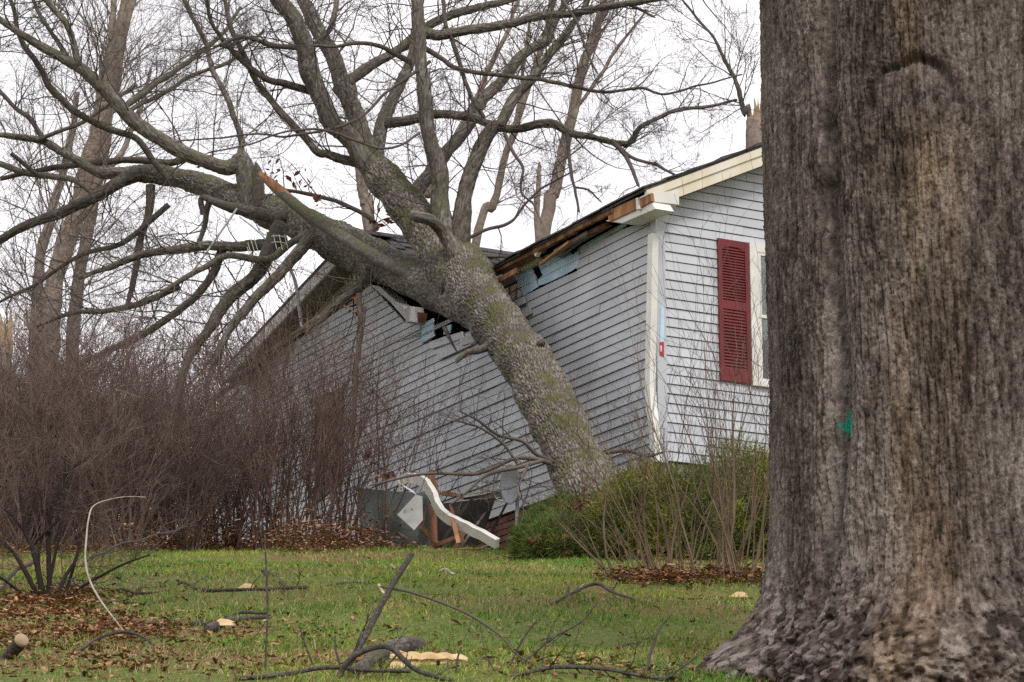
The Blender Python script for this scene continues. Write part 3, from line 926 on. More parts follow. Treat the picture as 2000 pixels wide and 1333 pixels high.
limb([(140, 122, 11), (100, 70, 9), (75, 28, 8), (60, -20, 7)], 'limb', 34.6, .3, 8)
limb([(466, 310, 17), (471, 288, 14), (470, 262, 13), (445, 196, 12), (417, 140, 11), (403, 87, 10), (378, 35, 9), (352, -15, 8)], 'limb', 35.0, .3, 18)
limb([(330, 352, 13), (296, 312, 13), (262, 272, 13), (192, 245, 14), (133, 206, 14), (98, 171, 13), (80, 130, 12), (42, 77, 10), (21, 7, 8), (10, -30, 7)], 'limb_dark', 35.6, -.6, 26)
limb([(236, 214, 13), (290, 171, 12), (350, 133, 11), (395, 100, 10), (437, 60, 8), (470, 10, 7)], 'limb', 35.0, 1.0, 16)
limb([(245, 222, 9), (300, 190, 9), (370, 150, 8), (450, 120, 7), (520, 60, 6)], 'limb', 35.0, 1.3, 14)
limb([(294, 362, 20), (290, 420, 17), (272, 470, 15), (262, 540, 12), (250, 600, 8)], 'limb_dark', 36.2, 0, 12)
limb([(70, 275, 9), (150, 245, 8), (220, 200, 8), (270, 165, 6)], 'limb_dark', 36.5, .4, 9)
limb([(0, 350, 9), (90, 330, 11), (170, 322, 13), (250, 312, 14), (330, 318, 16), (380, 300, 12)], 'limb_dark', 36.8, .3, 12)
limb([(21, 300, 8), (60, 330, 9), (85, 350, 9)], 'limb_dark', 36.2, .2, 5)
# lower broken limbs hanging in front of the left gable
limb([(548, 440, 36), (522, 500, 32), (490, 545, 29), (445, 585, 28), (405, 640, 23), (370, 700, 19), (345, 770, 15), (330, 840, 14)], 'limb_dark', 33.6, -1.2, 30, (.4, 1.3))
limb([(610, 462, 26), (552, 530, 22), (500, 580, 20), (458, 630, 17), (425, 690, 14), (400, 760, 10)], 'limb', 33.0, -.9, 24, (.4, 1.2))
limb([(722, 528, 24), (700, 562, 22), (650, 602, 20), (585, 650, 18), (520, 700, 15), (455, 752, 11), (400, 790, 8)], 'limb_dark', 32.3, .5, 26, (.3, .9))
limb([(560, 468, 24), (500, 478, 22), (440, 482, 20), (380, 484, 19), (300, 492, 16), (230, 515, 12), (150, 540, 8)], 'limb', 34.4, .3, 24)
limb([(600, 455, 14), (560, 485, 14), (520, 506, 14), (450, 502, 13), (400, 522, 12), (350, 552, 10), (300, 590, 8)], 'limb', 33.4, -.6, 18)
limb([(420, 372, 14), (405, 410, 12), (398, 450, 10), (380, 500, 8)], 'limb_dark', 35.4, 0, 8)
limb([(398, 420, 13), (396, 388, 12), (440, 402, 18), (500, 415, 24), (560, 430, 30)], 'limb_dark', 34.4, -.3, 4)
limb([(440, 475, 20), (400, 560, 18), (300, 640, 15), (200, 690, 12), (120, 720, 8)], 'limb_dark', 34.6, .6, 26, (.5, 1.4))
limb([(350, 560, 14), (260, 600, 12), (160, 610, 9), (60, 640, 6)], 'limb_dark', 35.2, .5, 20, (.5, 1.4))
limb([(330, 400, 12), (250, 470, 11), (160, 500, 9), (60, 560, 7), (-20, 600, 5)], 'limb_dark', 36.0, .4, 22, (.5, 1.4))
limb([(700, 575, 12), (704, 620, 11), (700, 690, 10), (692, 780, 9), (690, 900, 8)], 'limb_dark', 31.6, -.3, 10, (.3, .8))
limb([(712, 600, 7), (705, 680, 7), (690, 740, 6)], 'twig', 31.5, 0, 4, (.2, .6))
# the crown above the fork
limb([(760, 372, 46), (735, 342, 45), (687, 275, 42), (648, 240, 40), (624, 192, 40), (603, 140, 40), (596, 95, 38), (575, 46, 36), (540, 0, 32), (515, -45, 28)], 'limb', 31.9, -.5, 26, (.4, 1.3))
limb([(740, 350, 40), (712, 270, 40), (690, 215, 38), (668, 170, 36), (650, 110, 34), (627, 72, 32), (600, 20, 30), (575, -40, 26)], 'limb', 32.1, .5, 24, (.4, 1.3))
limb([(660, 178, 26), (690, 152, 23), (740, 119, 22), (775, 98, 20), (845, 52, 19), (915, 21, 17), (985, 2, 14), (1040, -20, 12)], 'limb', 32.3, .8, 24)
limb([(705, 318, 26), (668, 312, 21), (640, 303, 19), (617, 297, 18), (589, 262, 15), (547, 217, 14), (508, 168, 13), (483, 123, 11), (459, 70, 10), (438, 0, 8), (430, -30, 7)], 'limb', 32.0, -.6, 22)
limb([(606, 178, 16), (561, 168, 15), (519, 154, 13), (469, 112, 11), (438, 80, 9), (413, 42, 8), (400, -10, 6)], 'limb_dark', 31.8, -.8, 20)
limb([(600, 100, 12), (640, 60, 12), (655, 20, 11), (665, -20, 10)], 'limb', 31.9, .3, 8)
limb([(596, 95, 12), (540, 90, 10), (480, 70, 8), (420, 90, 6)], 'limb_dark', 31.6, -.6, 14)
limb([(884, 490, 52), (868, 440, 44), (858, 380, 38), (856, 333, 36), (842, 285, 33), (832, 225, 31), (824, 140, 29), (817, 70, 27), (813, 0, 24), (812, -45, 20)], 'limb', 31.0, -.3, 20, (.4, 1.2))
limb([(895, 500, 46), (903, 445, 40), (912, 368, 34), (925, 325, 32), (940, 280, 29), (962, 250, 26), (985, 240, 24)], 'limb_dark', 30.9, .1, 8)
limb([(975, 248, 24), (1003, 196, 22), (1038, 157, 21), (1065, 125, 19), (1090, 92, 17), (1120, 48, 15), (1145, 8, 12), (1165, -35, 9)], 'limb', 31.0, .3, 22)
limb([(725, 320, 34), (740, 288, 30), (751, 238, 28), (775, 175, 24), (800, 123, 21), (815, 60, 18), (825, 0, 14), (832, -40, 11)], 'limb', 32.2, .5, 16)
limb([(795, 410, 36), (815, 372, 30), (866, 308, 27), (915, 238, 26), (950, 190, 25), (978, 157, 24), (1020, 108, 22), (1066, 77, 20), (1085, 40, 17), (1110, 0, 14), (1125, -35, 11)], 'limb', 32.4, .8, 26)
limb([(752, 240, 24), (790, 236, 20), (845, 222, 19), (915, 226, 18), (955, 240, 18), (1000, 252, 18), (1050, 245, 17), (1083, 245, 17), (1125, 263, 15), (1180, 273, 13), (1223, 278, 12), (1240, 266, 11), (1250, 250, 10), (1275, 235, 9), (1320, 215, 8), (1370, 212, 6), (1440, 200, 4)], 'limb', 31.8, -.6, 34, (.3, 1.0))
limb([(1195, 274, 9), (1218, 300, 9), (1232, 330, 8), (1250, 368, 6)], 'twig', 31.3, -.4, 4, (.2, .5))
limb([(1205, 283, 7), (1240, 310, 7), (1285, 325, 6), (1322, 340, 5)], 'twig', 31.3, -.6, 5, (.2, .5))
limb([(822, 62, 26), (850, 68, 22), (880, 66, 21), (950, 56, 20), (1020, 38, 18), (1080, 32, 17), (1125, 28, 16), (1213, 7, 13), (1275, 2, 10), (1330, -4, 8), (1400, -20, 6)], 'limb', 31.2, -.5, 32, (.3, 1.1))
limb([(1225, 8, 7), (1250, 20, 6), (1282, 37, 4)], 'twig', 31, -.2, 3, (.2, .4))
limb([(925, 580, 34, 30.25), (905, 530, 34, 30.45), (888, 492, 31, 30.45), (866, 460, 26, 30.4), (840, 435, 24, 30.2), (806, 420, 22, 30.0)], 'limb', 30.3, -.3, 3, (.2, .5))
limb([(806, 124, 11), (770, 104, 10), (740, 88, 9), (695, 84, 8), (650, 95, 6), (600, 90, 5)], 'limb_dark', 31.3, -.4, 12)
limb([(830, 95, 11), (865, 112, 10), (898, 132, 9), (985, 150, 9), (1040, 158, 8), (1090, 165, 8), (1178, 182, 7), (1248, 172, 6), (1300, 182, 5), (1380, 165, 4), (1450, 145, 3)], 'limb_dark', 31.1, -.5, 28, (.3, 1.0))
limb([(862, -20, 9), (872, 40, 9), (884, 90, 9), (915, 175, 9), (943, 235, 9)], 'limb_dark', 31.2, -.2, 10)
limb([(1090, -10, 6), (1120, 30, 6), (1142, 88, 5), (1168, 147, 4)], 'twig', 30.6, -.2, 6)
limb([(985, 260, 8), (1002, 300, 7), (1020, 333, 6), (1018, 375, 5), (1045, 400, 4), (1062, 440, 3)], 'twig', 30.8, -.3, 6, (.2, .6))
limb([(1108, 262, 8), (1112, 320, 7), (1125, 368, 6), (1133, 420, 4)], 'twig', 31.4, -.4, 5, (.2, .6))
limb([(1122, 366, 5), (1150, 372, 4), (1180, 398, 3)], 'twig', 31.2, -.2, 3, (.1, .4))
limb([(820, 260, 6), (760, 290, 5), (640, 255, 5), (560, 262, 4), (400, 300, 3)], 'twig', 30.6, -.6, 12, (.3, .9))
limb([(840, 120, 7), (760, 180, 6), (690, 235, 6), (600, 260, 5), (470, 265, 4), (350, 275, 3)], 'twig', 30.8, -.8, 14, (.3, .9))
limb([(910, 490, 6), (960, 500, 6), (1040, 495, 6), (1110, 470, 4), (1190, 440, 3)], 'twig', 31, .4, 7, (.2, .6))
limb([(905, 470, 8), (950, 450, 7), (1000, 430, 6), (1060, 370, 4), (1130, 330, 3)], 'twig', 31.2, .4, 8, (.2, .6))
limb([(700, 465, 8), (735, 440, 9), (690, 410, 9), (620, 385, 8), (560, 370, 7), (505, 335, 6)], 'twig', 33.8, .3, 12, (.3, .8))
# the split limb with its torn orange end
limb([(520, 352, 14), (560, 388, 20), (640, 445, 24), (720, 495, 27), (800, 536, 30), (868, 580, 34), (915, 615, 36)], 'limb', 33.6, -3.25, 4, (.2, .6), amp=.012, label='long broken limb with a torn orange end')
T = Tubes()
q = kinky(line3([(508, 340, 10, 33.45), (530, 358, 17, 33.3), (560, 386, 23, 33.1), (590, 411, 24, 32.95), (616, 431, 22, 32.9), (645, 452, 10, 32.85)], 0), 24, rt, .008)
T.add(q[:, :3], q[:, 3], 8); T.build('torn_wood', M['torn'], tree)
T = Tubes(); q = kinky(line3([(500, 318, 5, 34.6), (503, 340, 20, 34.6), (505, 385, 24, 34.6), (508, 405, 24, 34.6)], 0), 14, rt, .01)
T.add(q[:, :3], q[:, 3], 8); T.build('broken_stub', M['limb_dark_s'], tree)
# thin branches low on the trunk
for pix, Y in (([(1075, 905, 11), (1040, 896, 9), (1003, 897, 8), (933, 924, 8), (850, 925, 6), (790, 930, 5), (720, 948, 4)], 26.9),
               ([(1075, 900, 9), (1045, 885, 8), (1020, 860, 7), (975, 850, 6), (930, 820, 5), (893, 800, 3)], 27.0),
               ([(1060, 900, 8), (1005, 915, 8), (950, 931, 7), (915, 960, 5), (880, 985, 4)], 26.7),
               ([(1010, 905, 6), (985, 870, 5), (945, 840, 5), (900, 825, 3), (870, 822, 2)], 26.8),
               ([(1030, 910, 7), (1010, 960, 6), (1030, 985, 5)], 26.5),
               ([(1185, 885, 9), (1225, 880, 9), (1262, 890, 6), (1300, 880, 4)], 26.7)):
    limb(pix, 'twig', Y, -.4, 12, (.15, .5), 1, .02)
limb([(955, 676, 18), (932, 686, 15), (910, 690, 12), (888, 711, 9)], 'limb_dark', 29.2, -.2, 0, amp=.01)
limb([(868, 640, 9), (880, 665, 7), (893, 688, 3)], 'limb_dark', 30.4, -.1, 0, amp=.01)
limb([(1040, 672, 26), (1052, 676, 20), (1060, 668, 12)], 'limb_dark', 28.7, -.2, 0, amp=.0, name='burr')
o = TW.build('twigs', M['twig'], tree); tag(o, kind='stuff')

# a few dead leaves still hanging on the broken limbs
def leaf_cluster(cs, label=None):
    r = np.random.default_rng(17); ps = []
    for px, py, Y, n, s in cs:
        c = P(px, py, Y); ps.append(np.array(c)[None, :] + r.normal(0, s, (n, 3)))
    p = np.concatenate(ps); n = len(p)
    nn = r.normal(0, 1, (n, 3)); nn /= np.linalg.norm(nn, axis=1, keepdims=True)
    a = np.cross(nn, r.normal(0, 1, (n, 3))); a /= np.linalg.norm(a, axis=1, keepdims=True); b = np.cross(nn, a)
    L = r.uniform(.03, .07, (n, 1)); W = L*.45
    V = np.stack([p-a*L, p+b*W+nn*L*.2, p+a*L, p-b*W+nn*L*.2], 1).reshape(-1, 3); i = np.arange(n)[:, None]*4
    cc = np.array([(.17, .075, .04), (.26, .12, .06), (.12, .055, .035)])[r.integers(0, 3, n)]
    tag(mesh_obj('dead_leaves', V, [np.concatenate([i, i+1, i+2, i+3], 1)], M['leaf'], tree, attrs={'tint': np.repeat(cc, 4, 0)}), kind='stuff')
leaf_cluster([(545, 340, 33.6, 16, .10), (580, 355, 33.6, 12, .10), (615, 400, 33.4, 8, .1), (690, 598, 31.6, 16, .06), (735, 425, 32.6, 12, .08), (760, 430, 32.5, 8, .05), (620, 480, 33, 6, .08), (722, 895, 29.3, 5, .05), (765, 928, 28.9, 12, .06), (530, 465, 33.8, 6, .1), (400, 330, 35, 6, .1)])

# torn root plate with turf still on it
def blob(name, c, r, seed, mat, parent=None, amp=.3, nu=72, nv=44, **k):
    th, ph = np.meshgrid(np.linspace(0, 2*math.pi, nu, endpoint=False), np.linspace(.02, math.pi - .02, nv))
    dx, dy, dz = np.sin(ph)*np.cos(th), np.sin(ph)*np.sin(th), np.cos(ph)
    m = 1 + amp * fbm(dx*1.6+3, dy*1.6, dz*1.6, seed, 4) + amp * .35 * fbm(dx*6, dy*6, dz*6, seed+3, 3)
    V = np.stack([c[0]+r[0]*dx*m, c[1]+r[1]*dy*m, c[2]+r[2]*dz*m], -1).reshape(-1, 3)
    idx = np.arange(nu*nv).reshape(nv, nu); nx = np.roll(idx, -1, 1)
    Q = np.stack([idx[:-1], idx[1:], nx[1:], nx[:-1]], -1).reshape(-1, 4)
    o = mesh_obj(name, V, [Q], mat, parent, smooth=True, **k)
    return o, V, Q

def blades_on(V, Q, count, lmin, lmax, w, cols, rng, droop=.6, zmin=-9, up=.5, only=None, clump=0):
    """grass / needle blades standing on a surface"""
    f = V[Q]; ce = f.mean(1); nrm = np.cross(f[:, 1]-f[:, 0], f[:, 3]-f[:, 0])
    ar = np.linalg.norm(nrm, axis=1); nrm = nrm/(ar[:, None]+1e-12)
    wgt = ar * (ce[:, 2] > zmin)
    if only is not None: wgt = wgt * only(ce, nrm)
    pick = rng.choice(len(Q), count, p=wgt/wgt.sum())
    a, b = rng.random((2, count, 1))
    p = f[pick, 0]*(1-a)*(1-b) + f[pick, 1]*a*(1-b) + f[pick, 2]*a*b + f[pick, 3]*(1-a)*b
    d = nrm[pick]*(.6) + rng.normal(0, .45, (count, 3)) + np.array([0, 0, up])
    return blade_mesh(p, d, rng.uniform(lmin, lmax, count), w, cols(p, rng), rng, droop)

def blade_mesh(p, d, L, w, col, rng, droop=.5):
    n = len(p)
    d = d/np.linalg.norm(d, axis=1, keepdims=True)
    sd = np.cross(d, rng.normal(0, 1, (n, 3))); sd /= np.linalg.norm(sd, axis=1, keepdims=True)+1e-9
    wv = sd*(np.asarray(w)*rng.uniform(.7, 1.3, n)*.5)[:, None]
    mid = p + d*(L*.55)[:, None]
    d2 = d + rng.normal(0, .35, (n, 3)) + np.array([0, 0, -droop])*rng.random((n, 1)); d2 /= np.linalg.norm(d2, axis=1, keepdims=True)
    tip = mid + d2*(L*.5)[:, None]
    V = np.stack([p-wv, p+wv, mid+wv*.75, mid-wv*.75, tip], 1).reshape(-1, 3)
    i = np.arange(n)[:, None]*5
    return V, [np.concatenate([i, i+1, i+2, i+3], 1), np.concatenate([i+3, i+2, i+4], 1)], np.repeat(col, 5, 0)

def palette(stops, scale, seed, jit=.25):
    cs = np.array(stops, float)
    def f(p, rng):
        k = np.clip(.5 + .8*fbm(p[:, 0]*scale, p[:, 1]*scale, p[:, 2]*scale, seed, 3) + rng.normal(0, .16, len(p)), 0, .999)*(len(cs)-1)
        i = k.astype(int); t = (k-i)[:, None]
        return (cs[i]*(1-t)+cs[i+1]*t)*rng.uniform(1-jit, 1+jit, (len(p), 1))
    return f

nr = np.random.default_rng(12)
M['soil'] = simple('torn_red_soil', [(.3, (.035, .022, .016)), (.48, (.10, .052, .028)), (.6, (.20, .10, .048)), (.75, (.32, .17, .08))], 14, .95, bstr=.8, bdist=.03)
rp_c = P(1130, 1035, 26.0)
o, V, Q = blob('root_plate', (rp_c.x + .10, 26.45, rp_c.z - .14), (.56, .70, .50), 4, M['soil'], tree, .55, 130, 80)
tc_ = P(1152, 992, 25.8)
gcols = palette([(.036, .060, .014), (.070, .118, .024), (.115, .18, .038), (.19, .22, .06)], 2.2, 3)
V2, F2, c2 = blades_on(V, Q, 26000, .05, .17, .006, gcols, nr, .8, only=lambda ce, n: ((np.hypot((ce[:, 0]-tc_.x)*1.0, (ce[:, 2]-tc_.z)*1.6) > .17)))
tag(mesh_obj('turf', V2, F2, M['grass'], tree, attrs={'tint': c2}), kind='stuff')
T = Tubes()
for i in range(60):
    a = Vector((tc_.x + rt.gauss(.0, .16), 25.75 + rt.random()*.3, tc_.z + rt.gauss(.0, .07)))
    sprout(T, a, Vector((rt.gauss(.3, .7), -.6, rt.gauss(-.1, .6))), rt.uniform(.15, .4), rt.uniform(.004, .012), 1, rt, dict(LC, kids={1: 3}, rmin=.002))
T.build('roots', M['soil'], tree)

# ------------------------------------------------------------------ low evergreens on the right
def evergreen(name, lumps, count, label, seed, group='low evergreen bushes by the house corner'):
    e = empty(name, (lumps[0][0].x, lumps[0][0].y, zg1(lumps[0][0].x, lumps[0][0].y)), label, 'bush', group)
    Vs, Fs, Cs, b = [], [], [], 0
    r = np.random.default_rng(seed)
    T = Tubes(); rr = random.Random(seed)
    cols = palette([(.034, .048, .011), (.080, .104, .020), (.150, .182, .032), (.24, .25, .052), (.30, .23, .09)], 3.4, seed)
    for j, (c, rad) in enumerate(lumps):
        # sprays: points spread through the outer half of the lump, needles around each spray axis
        n = count // len(lumps) // 9
        u = r.normal(0, 1, (n, 3)); u /= np.linalg.norm(u, axis=1, keepdims=True)
        m = 1 + .32*fbm(u[:, 0]*2+j*5, u[:, 1]*2, u[:, 2]*2, seed+j, 3)
        k = r.uniform(.55, 1.0, n)**.5
        ctr = np.array(c)
        pos = ctr + u*np.array(rad)*(m*k)[:, None]
        ok = pos[:, 2] > zg(pos[:, 0], pos[:, 1]) + .01
        hole = fbm(pos[:, 0]*4.5, pos[:, 1]*4.5, pos[:, 2]*4.5, seed+9, 2) > -.42
        pos, u = pos[ok & hole], u[ok & hole]
        ax = u + np.array([0, -.15, .55]) + r.normal(0, .4, u.shape); ax /= np.linalg.norm(ax, axis=1, keepdims=True)
        t = r.uniform(0, 1, (len(pos), 9))
        p = (pos[:, None, :] + ax[:, None, :]*(t*.16)[:, :, None]).reshape(-1, 3)
        d = (ax[:, None, :]*1.0 + r.normal(0, .62, (len(pos), 9, 3))).reshape(-1, 3)
        V, F_, C = blade_mesh(p, d, r.uniform(.03, .085, len(p)), .0055, cols(p, r), r, .3)
        Vs.append(V); Cs.append(C); Fs += [f + b for f in F_]; b += len(V)
        for _ in range(26):
            a = Vector((ctr[0] + rr.gauss(0, rad[0]*.25), ctr[1] + rr.gauss(0, rad[1]*.25), ctr[2] - rad[2]*.8))
            sprout(T, a, Vector((rr.gauss(0, .6), rr.gauss(0, .6), 1)), rad[2]*1.5, .012, 1, rr, dict(LC, kids={1: 4}))
    tag(mesh_obj('foliage', np.concatenate(Vs), Fs, M['needle'], e, attrs={'tint': np.concatenate(Cs)}), kind='stuff')
    T.build('stems', M['shrub_dark'], e)
def gp(px, Y, h):
    p = P(px, 700, Y); return Vector((p.x, Y, zg1(p.x, Y) + h))
evergreen('evergreen_bush', [(gp(1258, 25.6, .36), (.40, .5, .52)), (gp(1335, 25.4, .30), (.45, .5, .50)), (gp(1225, 25.5, .25), (.33, .4, .36))], 76000, 'dark green spreading evergreen bush beside the torn root plate', 31)
evergreen('evergreen_bush', [(gp(1440, 26.0, .46), (.42, .5, .62)), (gp(1500, 25.8, .38), (.45, .5, .6)), (gp(1570, 25.9, .42), (.5, .5, .55))], 62000, 'rounded green evergreen bush under the red shutter', 37)

# ------------------------------------------------------------------ standing trees behind the house
BC = dict(seg={0: 4, 1: 5, 2: 6, 3: 7}, kink=.13, up=.05, kids={1: 5, 2: 6, 3: 6}, ratio=(.3, .6), ang=38, rmin=.0028, sides=3)
def standing(name, pix, Y, mat, twmat, label, tw, tl, forks=(), group=None, lvl=2, t0=.15, cat='tree', top=None):
    rows = line3(pix, Y)
    g = zg1(rows[0][0], Y)
    if rows[0][2] > g - .1:     # run the trunk down to the ground
        a, b = rows[0], rows[1]
        k = (a[2] - g + .2) / max(.2, b[2] - a[2]) * .5
        rows = [(a[0] - (b[0]-a[0])*k, Y, g - .2, a[3]*1.1)] + rows
    e = empty(name, (rows[0][0], Y, g), label, cat, group)
    rg = random.Random(hash(label) % 10**6 if False else sum(ord(ch) for ch in label))
    q = kinky(rows, 60, rg, .05)
    V, Fs = bark_tube(q[:, :3], q[:, 3], 24, .012, .07, .2, rg.randrange(999), .012, True)
    mesh_obj('trunk', V, Fs, M.get(mat + '_s', M[mat]), e, smooth=True)
    T = Tubes()
    twigs_along(q, int(tw*.75), tl[0], tl[1], lvl, rg, t0, .016, T, BC, .8)
    for fk in forks:
        qf = kinky(line3(fk, Y), 30, rg, .04)
        B = Tubes(); B.add(qf[:, :3], np.concatenate([qf[:-1, 3], [.002]]), 8); B.build('branch', M.get(mat + '_s', M[mat]), e)
        twigs_along(qf, max(6, tw // 3), tl[0]*.7, tl[1]*.7, lvl, rg, .1, .012, T, BC, .8)
    if T.g: tag(T.build('twigs', M[twmat], e), kind='stuff')
    return e
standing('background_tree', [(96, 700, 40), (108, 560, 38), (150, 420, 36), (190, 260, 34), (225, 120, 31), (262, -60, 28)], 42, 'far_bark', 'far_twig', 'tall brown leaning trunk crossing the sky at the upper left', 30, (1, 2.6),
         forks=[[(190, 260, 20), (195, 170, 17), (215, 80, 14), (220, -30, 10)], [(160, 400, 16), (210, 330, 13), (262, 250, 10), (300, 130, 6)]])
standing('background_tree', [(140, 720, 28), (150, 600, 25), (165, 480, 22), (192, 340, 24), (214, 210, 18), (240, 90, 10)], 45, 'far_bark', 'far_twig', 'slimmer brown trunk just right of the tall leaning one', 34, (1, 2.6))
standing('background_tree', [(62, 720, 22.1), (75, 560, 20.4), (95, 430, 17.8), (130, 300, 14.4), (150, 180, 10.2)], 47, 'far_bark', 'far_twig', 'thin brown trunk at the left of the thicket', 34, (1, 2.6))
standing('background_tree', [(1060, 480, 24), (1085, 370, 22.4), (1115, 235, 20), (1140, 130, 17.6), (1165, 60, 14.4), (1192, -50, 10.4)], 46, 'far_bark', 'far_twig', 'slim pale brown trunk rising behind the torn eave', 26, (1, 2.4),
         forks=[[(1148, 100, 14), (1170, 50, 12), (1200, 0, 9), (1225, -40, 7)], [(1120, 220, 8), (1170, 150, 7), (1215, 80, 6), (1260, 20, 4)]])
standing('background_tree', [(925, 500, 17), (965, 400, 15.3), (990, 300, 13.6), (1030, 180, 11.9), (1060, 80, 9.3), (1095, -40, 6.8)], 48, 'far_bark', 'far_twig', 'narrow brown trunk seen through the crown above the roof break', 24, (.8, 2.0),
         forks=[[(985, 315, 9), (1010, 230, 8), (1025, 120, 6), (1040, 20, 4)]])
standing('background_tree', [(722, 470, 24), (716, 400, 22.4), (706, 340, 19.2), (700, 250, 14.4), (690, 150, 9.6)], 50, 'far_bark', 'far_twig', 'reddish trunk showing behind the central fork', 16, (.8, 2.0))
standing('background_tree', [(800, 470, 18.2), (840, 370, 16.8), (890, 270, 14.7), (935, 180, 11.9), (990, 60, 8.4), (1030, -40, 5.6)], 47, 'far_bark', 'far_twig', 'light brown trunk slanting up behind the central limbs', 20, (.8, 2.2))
standing('broken_snag', [(1050, 470, 11), (1050, 400, 10), (1054, 345, 9), (1056, 318, 4)], 44, 'far_bark', 'far_twig', 'thin broken snag with a splintered tip behind the eave', 3, (.2, .6), lvl=1, cat='tree')
def snag(pix, Y, label, splinters):
    rows = line3(pix, Y)
    g = zg1(rows[0][0], Y)
    rows = [(rows[0][0], Y, g - .2, rows[0][3] * 1.15)] + rows
    e = empty('broken_snag', (rows[0][0], Y, g), label, 'tree')
    q = spline(rows, 40)
    V, Fs = bark_tube(q[:, :3], q[:, 3], 24, .012, .06, .2, 7, .01, True); mesh_obj('trunk', V, Fs, M['far_bark'], e, smooth=True)
    s = Shape(); rg = random.Random(len(label))
    top = Vector(q[-1, :3]); r = q[-1, 3]
    for i in range(splinters):
        a = rg.random()*6.28; k = rg.random()*r*.9
        b = top + Vector((math.cos(a)*k, math.sin(a)*k, -.15)); h = rg.uniform(.18, .5)*(1.3 if math.cos(a) > .2 else .55)
        w = rg.uniform(.03, .07)
        s.add([b+Vector((-w, -w*.5, 0)), b+Vector((w, -w*.4, 0)), b+Vector((0, w, 0)), b+Vector((rg.gauss(0, .03), rg.gauss(0, .03), h))], [(0, 1, 3), (1, 2, 3), (2, 0, 3), (2, 1, 0)])
    s.build('splintered_wood', M['splinter'], e)
    return e, q
snag([(1474, 330, 34), (1476, 236, 30)], 37, 'snapped pale trunk poking up behind the right rake', 16)
snag([(5, 760, 34), (6, 668, 30)], 30.5, 'snapped orange trunk at the left edge of the photo', 14)
standing('background_tree', [(1476, 300, 10), (1455, 220, 9), (1440, 160, 8), (1418, 122, 7), (1385, 60, 5), (1330, 0, 4), (1310, -40, 3)], 39, 'limb_dark', 'twig', 'thin dark twiggy sapling beside the snapped pale trunk', 22, (.4, 1.2), lvl=2)
# distant thicket: a few trees grown once, then copied
def far_tree(seed, label, group):
    rg = random.Random(seed)
    e = empty('thicket_tree', (0, 0, 0), label, 'tree', group)
    T, W_ = Tubes(), Tubes()
    for s in range(rg.randint(1, 3)):
        h = rg.uniform(4, 7.5)
        d = Vector((rg.gauss(.12, .14), rg.gauss(0, .1), 1)).normalized()
        pts = [Vector((rg.gauss(0, .25), rg.gauss(0, .2), -.3))]
        for i in range(7): pts.append(pts[-1] + (d + Vector((rg.gauss(0, .07), rg.gauss(0, .07), 0))) * (h/7))
        q = spline([(*p, max(.012, .075*(1-i/7.4))) for i, p in enumerate(pts)], 24)
        T.add(q[:, :3], q[:, 3], 7)
        twigs_along(q, 34, .7, 2.1, 2, rg, .12, .014, W_, BC, .8)
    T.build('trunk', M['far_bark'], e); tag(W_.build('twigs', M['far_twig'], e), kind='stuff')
    return e
def copy_tree(o, parent=None):
    c = o.copy(); scene.collection.objects.link(c); c.parent = parent
    for ch in list(o.children): copy_tree(ch, c)
    return c
grp = 'bare trees of the far thicket'
protos = [far_tree(100 + i, 'bare grey brown tree in the thicket far behind the house', grp) for i in range(4)]
rg = random.Random(77)
spots = [(-10 + i*.95 + rg.gauss(0, .4), 50 + rg.random()*22) for i in range(15)] + [(-11 + i*.62 + rg.gauss(0, .3), 40 + rg.random()*8) for i in range(13)] + [(4.2 + i*1.7, 62 + rg.random()*18) for i in range(4)]
for i, (x, y) in enumerate(spots):
    o = protos[i] if i < 4 else copy_tree(protos[i % 4])
    o.location = (x, y, zg1(x, y)); o.rotation_euler = (0, 0, rg.random()*6.28)
    k = rg.uniform(.75, 1.1); o.scale = (k, k, k)

# ------------------------------------------------------------------ shrubs
def shrub(seed, name, label, group, stems, h, spread, lean, mat, twmat, kids=(7, 5), rmin=.0024, r0=.011, base=.25, ang=26, up=.03):
    rg = random.Random(seed)
    e = empty(name, (0, 0, 0), label, 'shrub', group)
    S, W_ = Tubes(), Tubes()
    cc = dict(seg={0: 4, 1: 5, 2: 7}, kink=.13, up=up, kids={1: kids[1], 2: 0}, ratio=(.3, .6), ang=ang+8, rmin=rmin, sides=3)
    for _ in range(stems):
        a = rg.random()*6.28; k = base*math.sqrt(rg.random())
        p = Vector((math.cos(a)*k, math.sin(a)*k, -.05))
        d = Vector((math.cos(a)*spread*rg.random()+lean+rg.gauss(0, .1), math.sin(a)*spread*rg.random()+rg.gauss(0, .1), 1)).normalized()
        L = h*rg.uniform(.55, 1.08); n = 8
        pts, rad, dirs = [p], [r0*rg.choice((.6, .75, .9, 1.0, 1.2, 1.9))], [d]
        for i in range(n):
            d = (d + Vector((rg.gauss(0, .1), rg.gauss(0, .1), rg.gauss(.015, .06)))).normalized()
            pts.append(pts[-1]+d*(L/n)); dirs.append(d); rad.append(max(rmin, rad[0]*(1-.85*(i+1)/n)))
        S.add(pts, rad, 4)
        for _ in range(kids[0]):
            x = rg.uniform(.15, 1)**.7*n; i = min(int(x), n-1); b = pts[i].lerp(pts[i+1], x-i)
            v = dirs[i+1]; q = Vector((rg.gauss(0, 1), rg.gauss(0, 1), rg.gauss(0, 1))); q = (q-v*q.dot(v)).normalized()
            an = math.radians(rg.gauss(ang, 9))
            sprout(W_, b, v*math.cos(an)+q*math.sin(an), L*rg.uniform(.16, .42), max(rmin, rad[i]*.6), 1, rg, cc)
    S.build('stems', M['cane' if mat == 'shrub' else mat], e); tag(W_.build('twigs', M[twmat], e), kind='stuff')
    return e
SG = 'brown bare shrubs massed before the left wall'
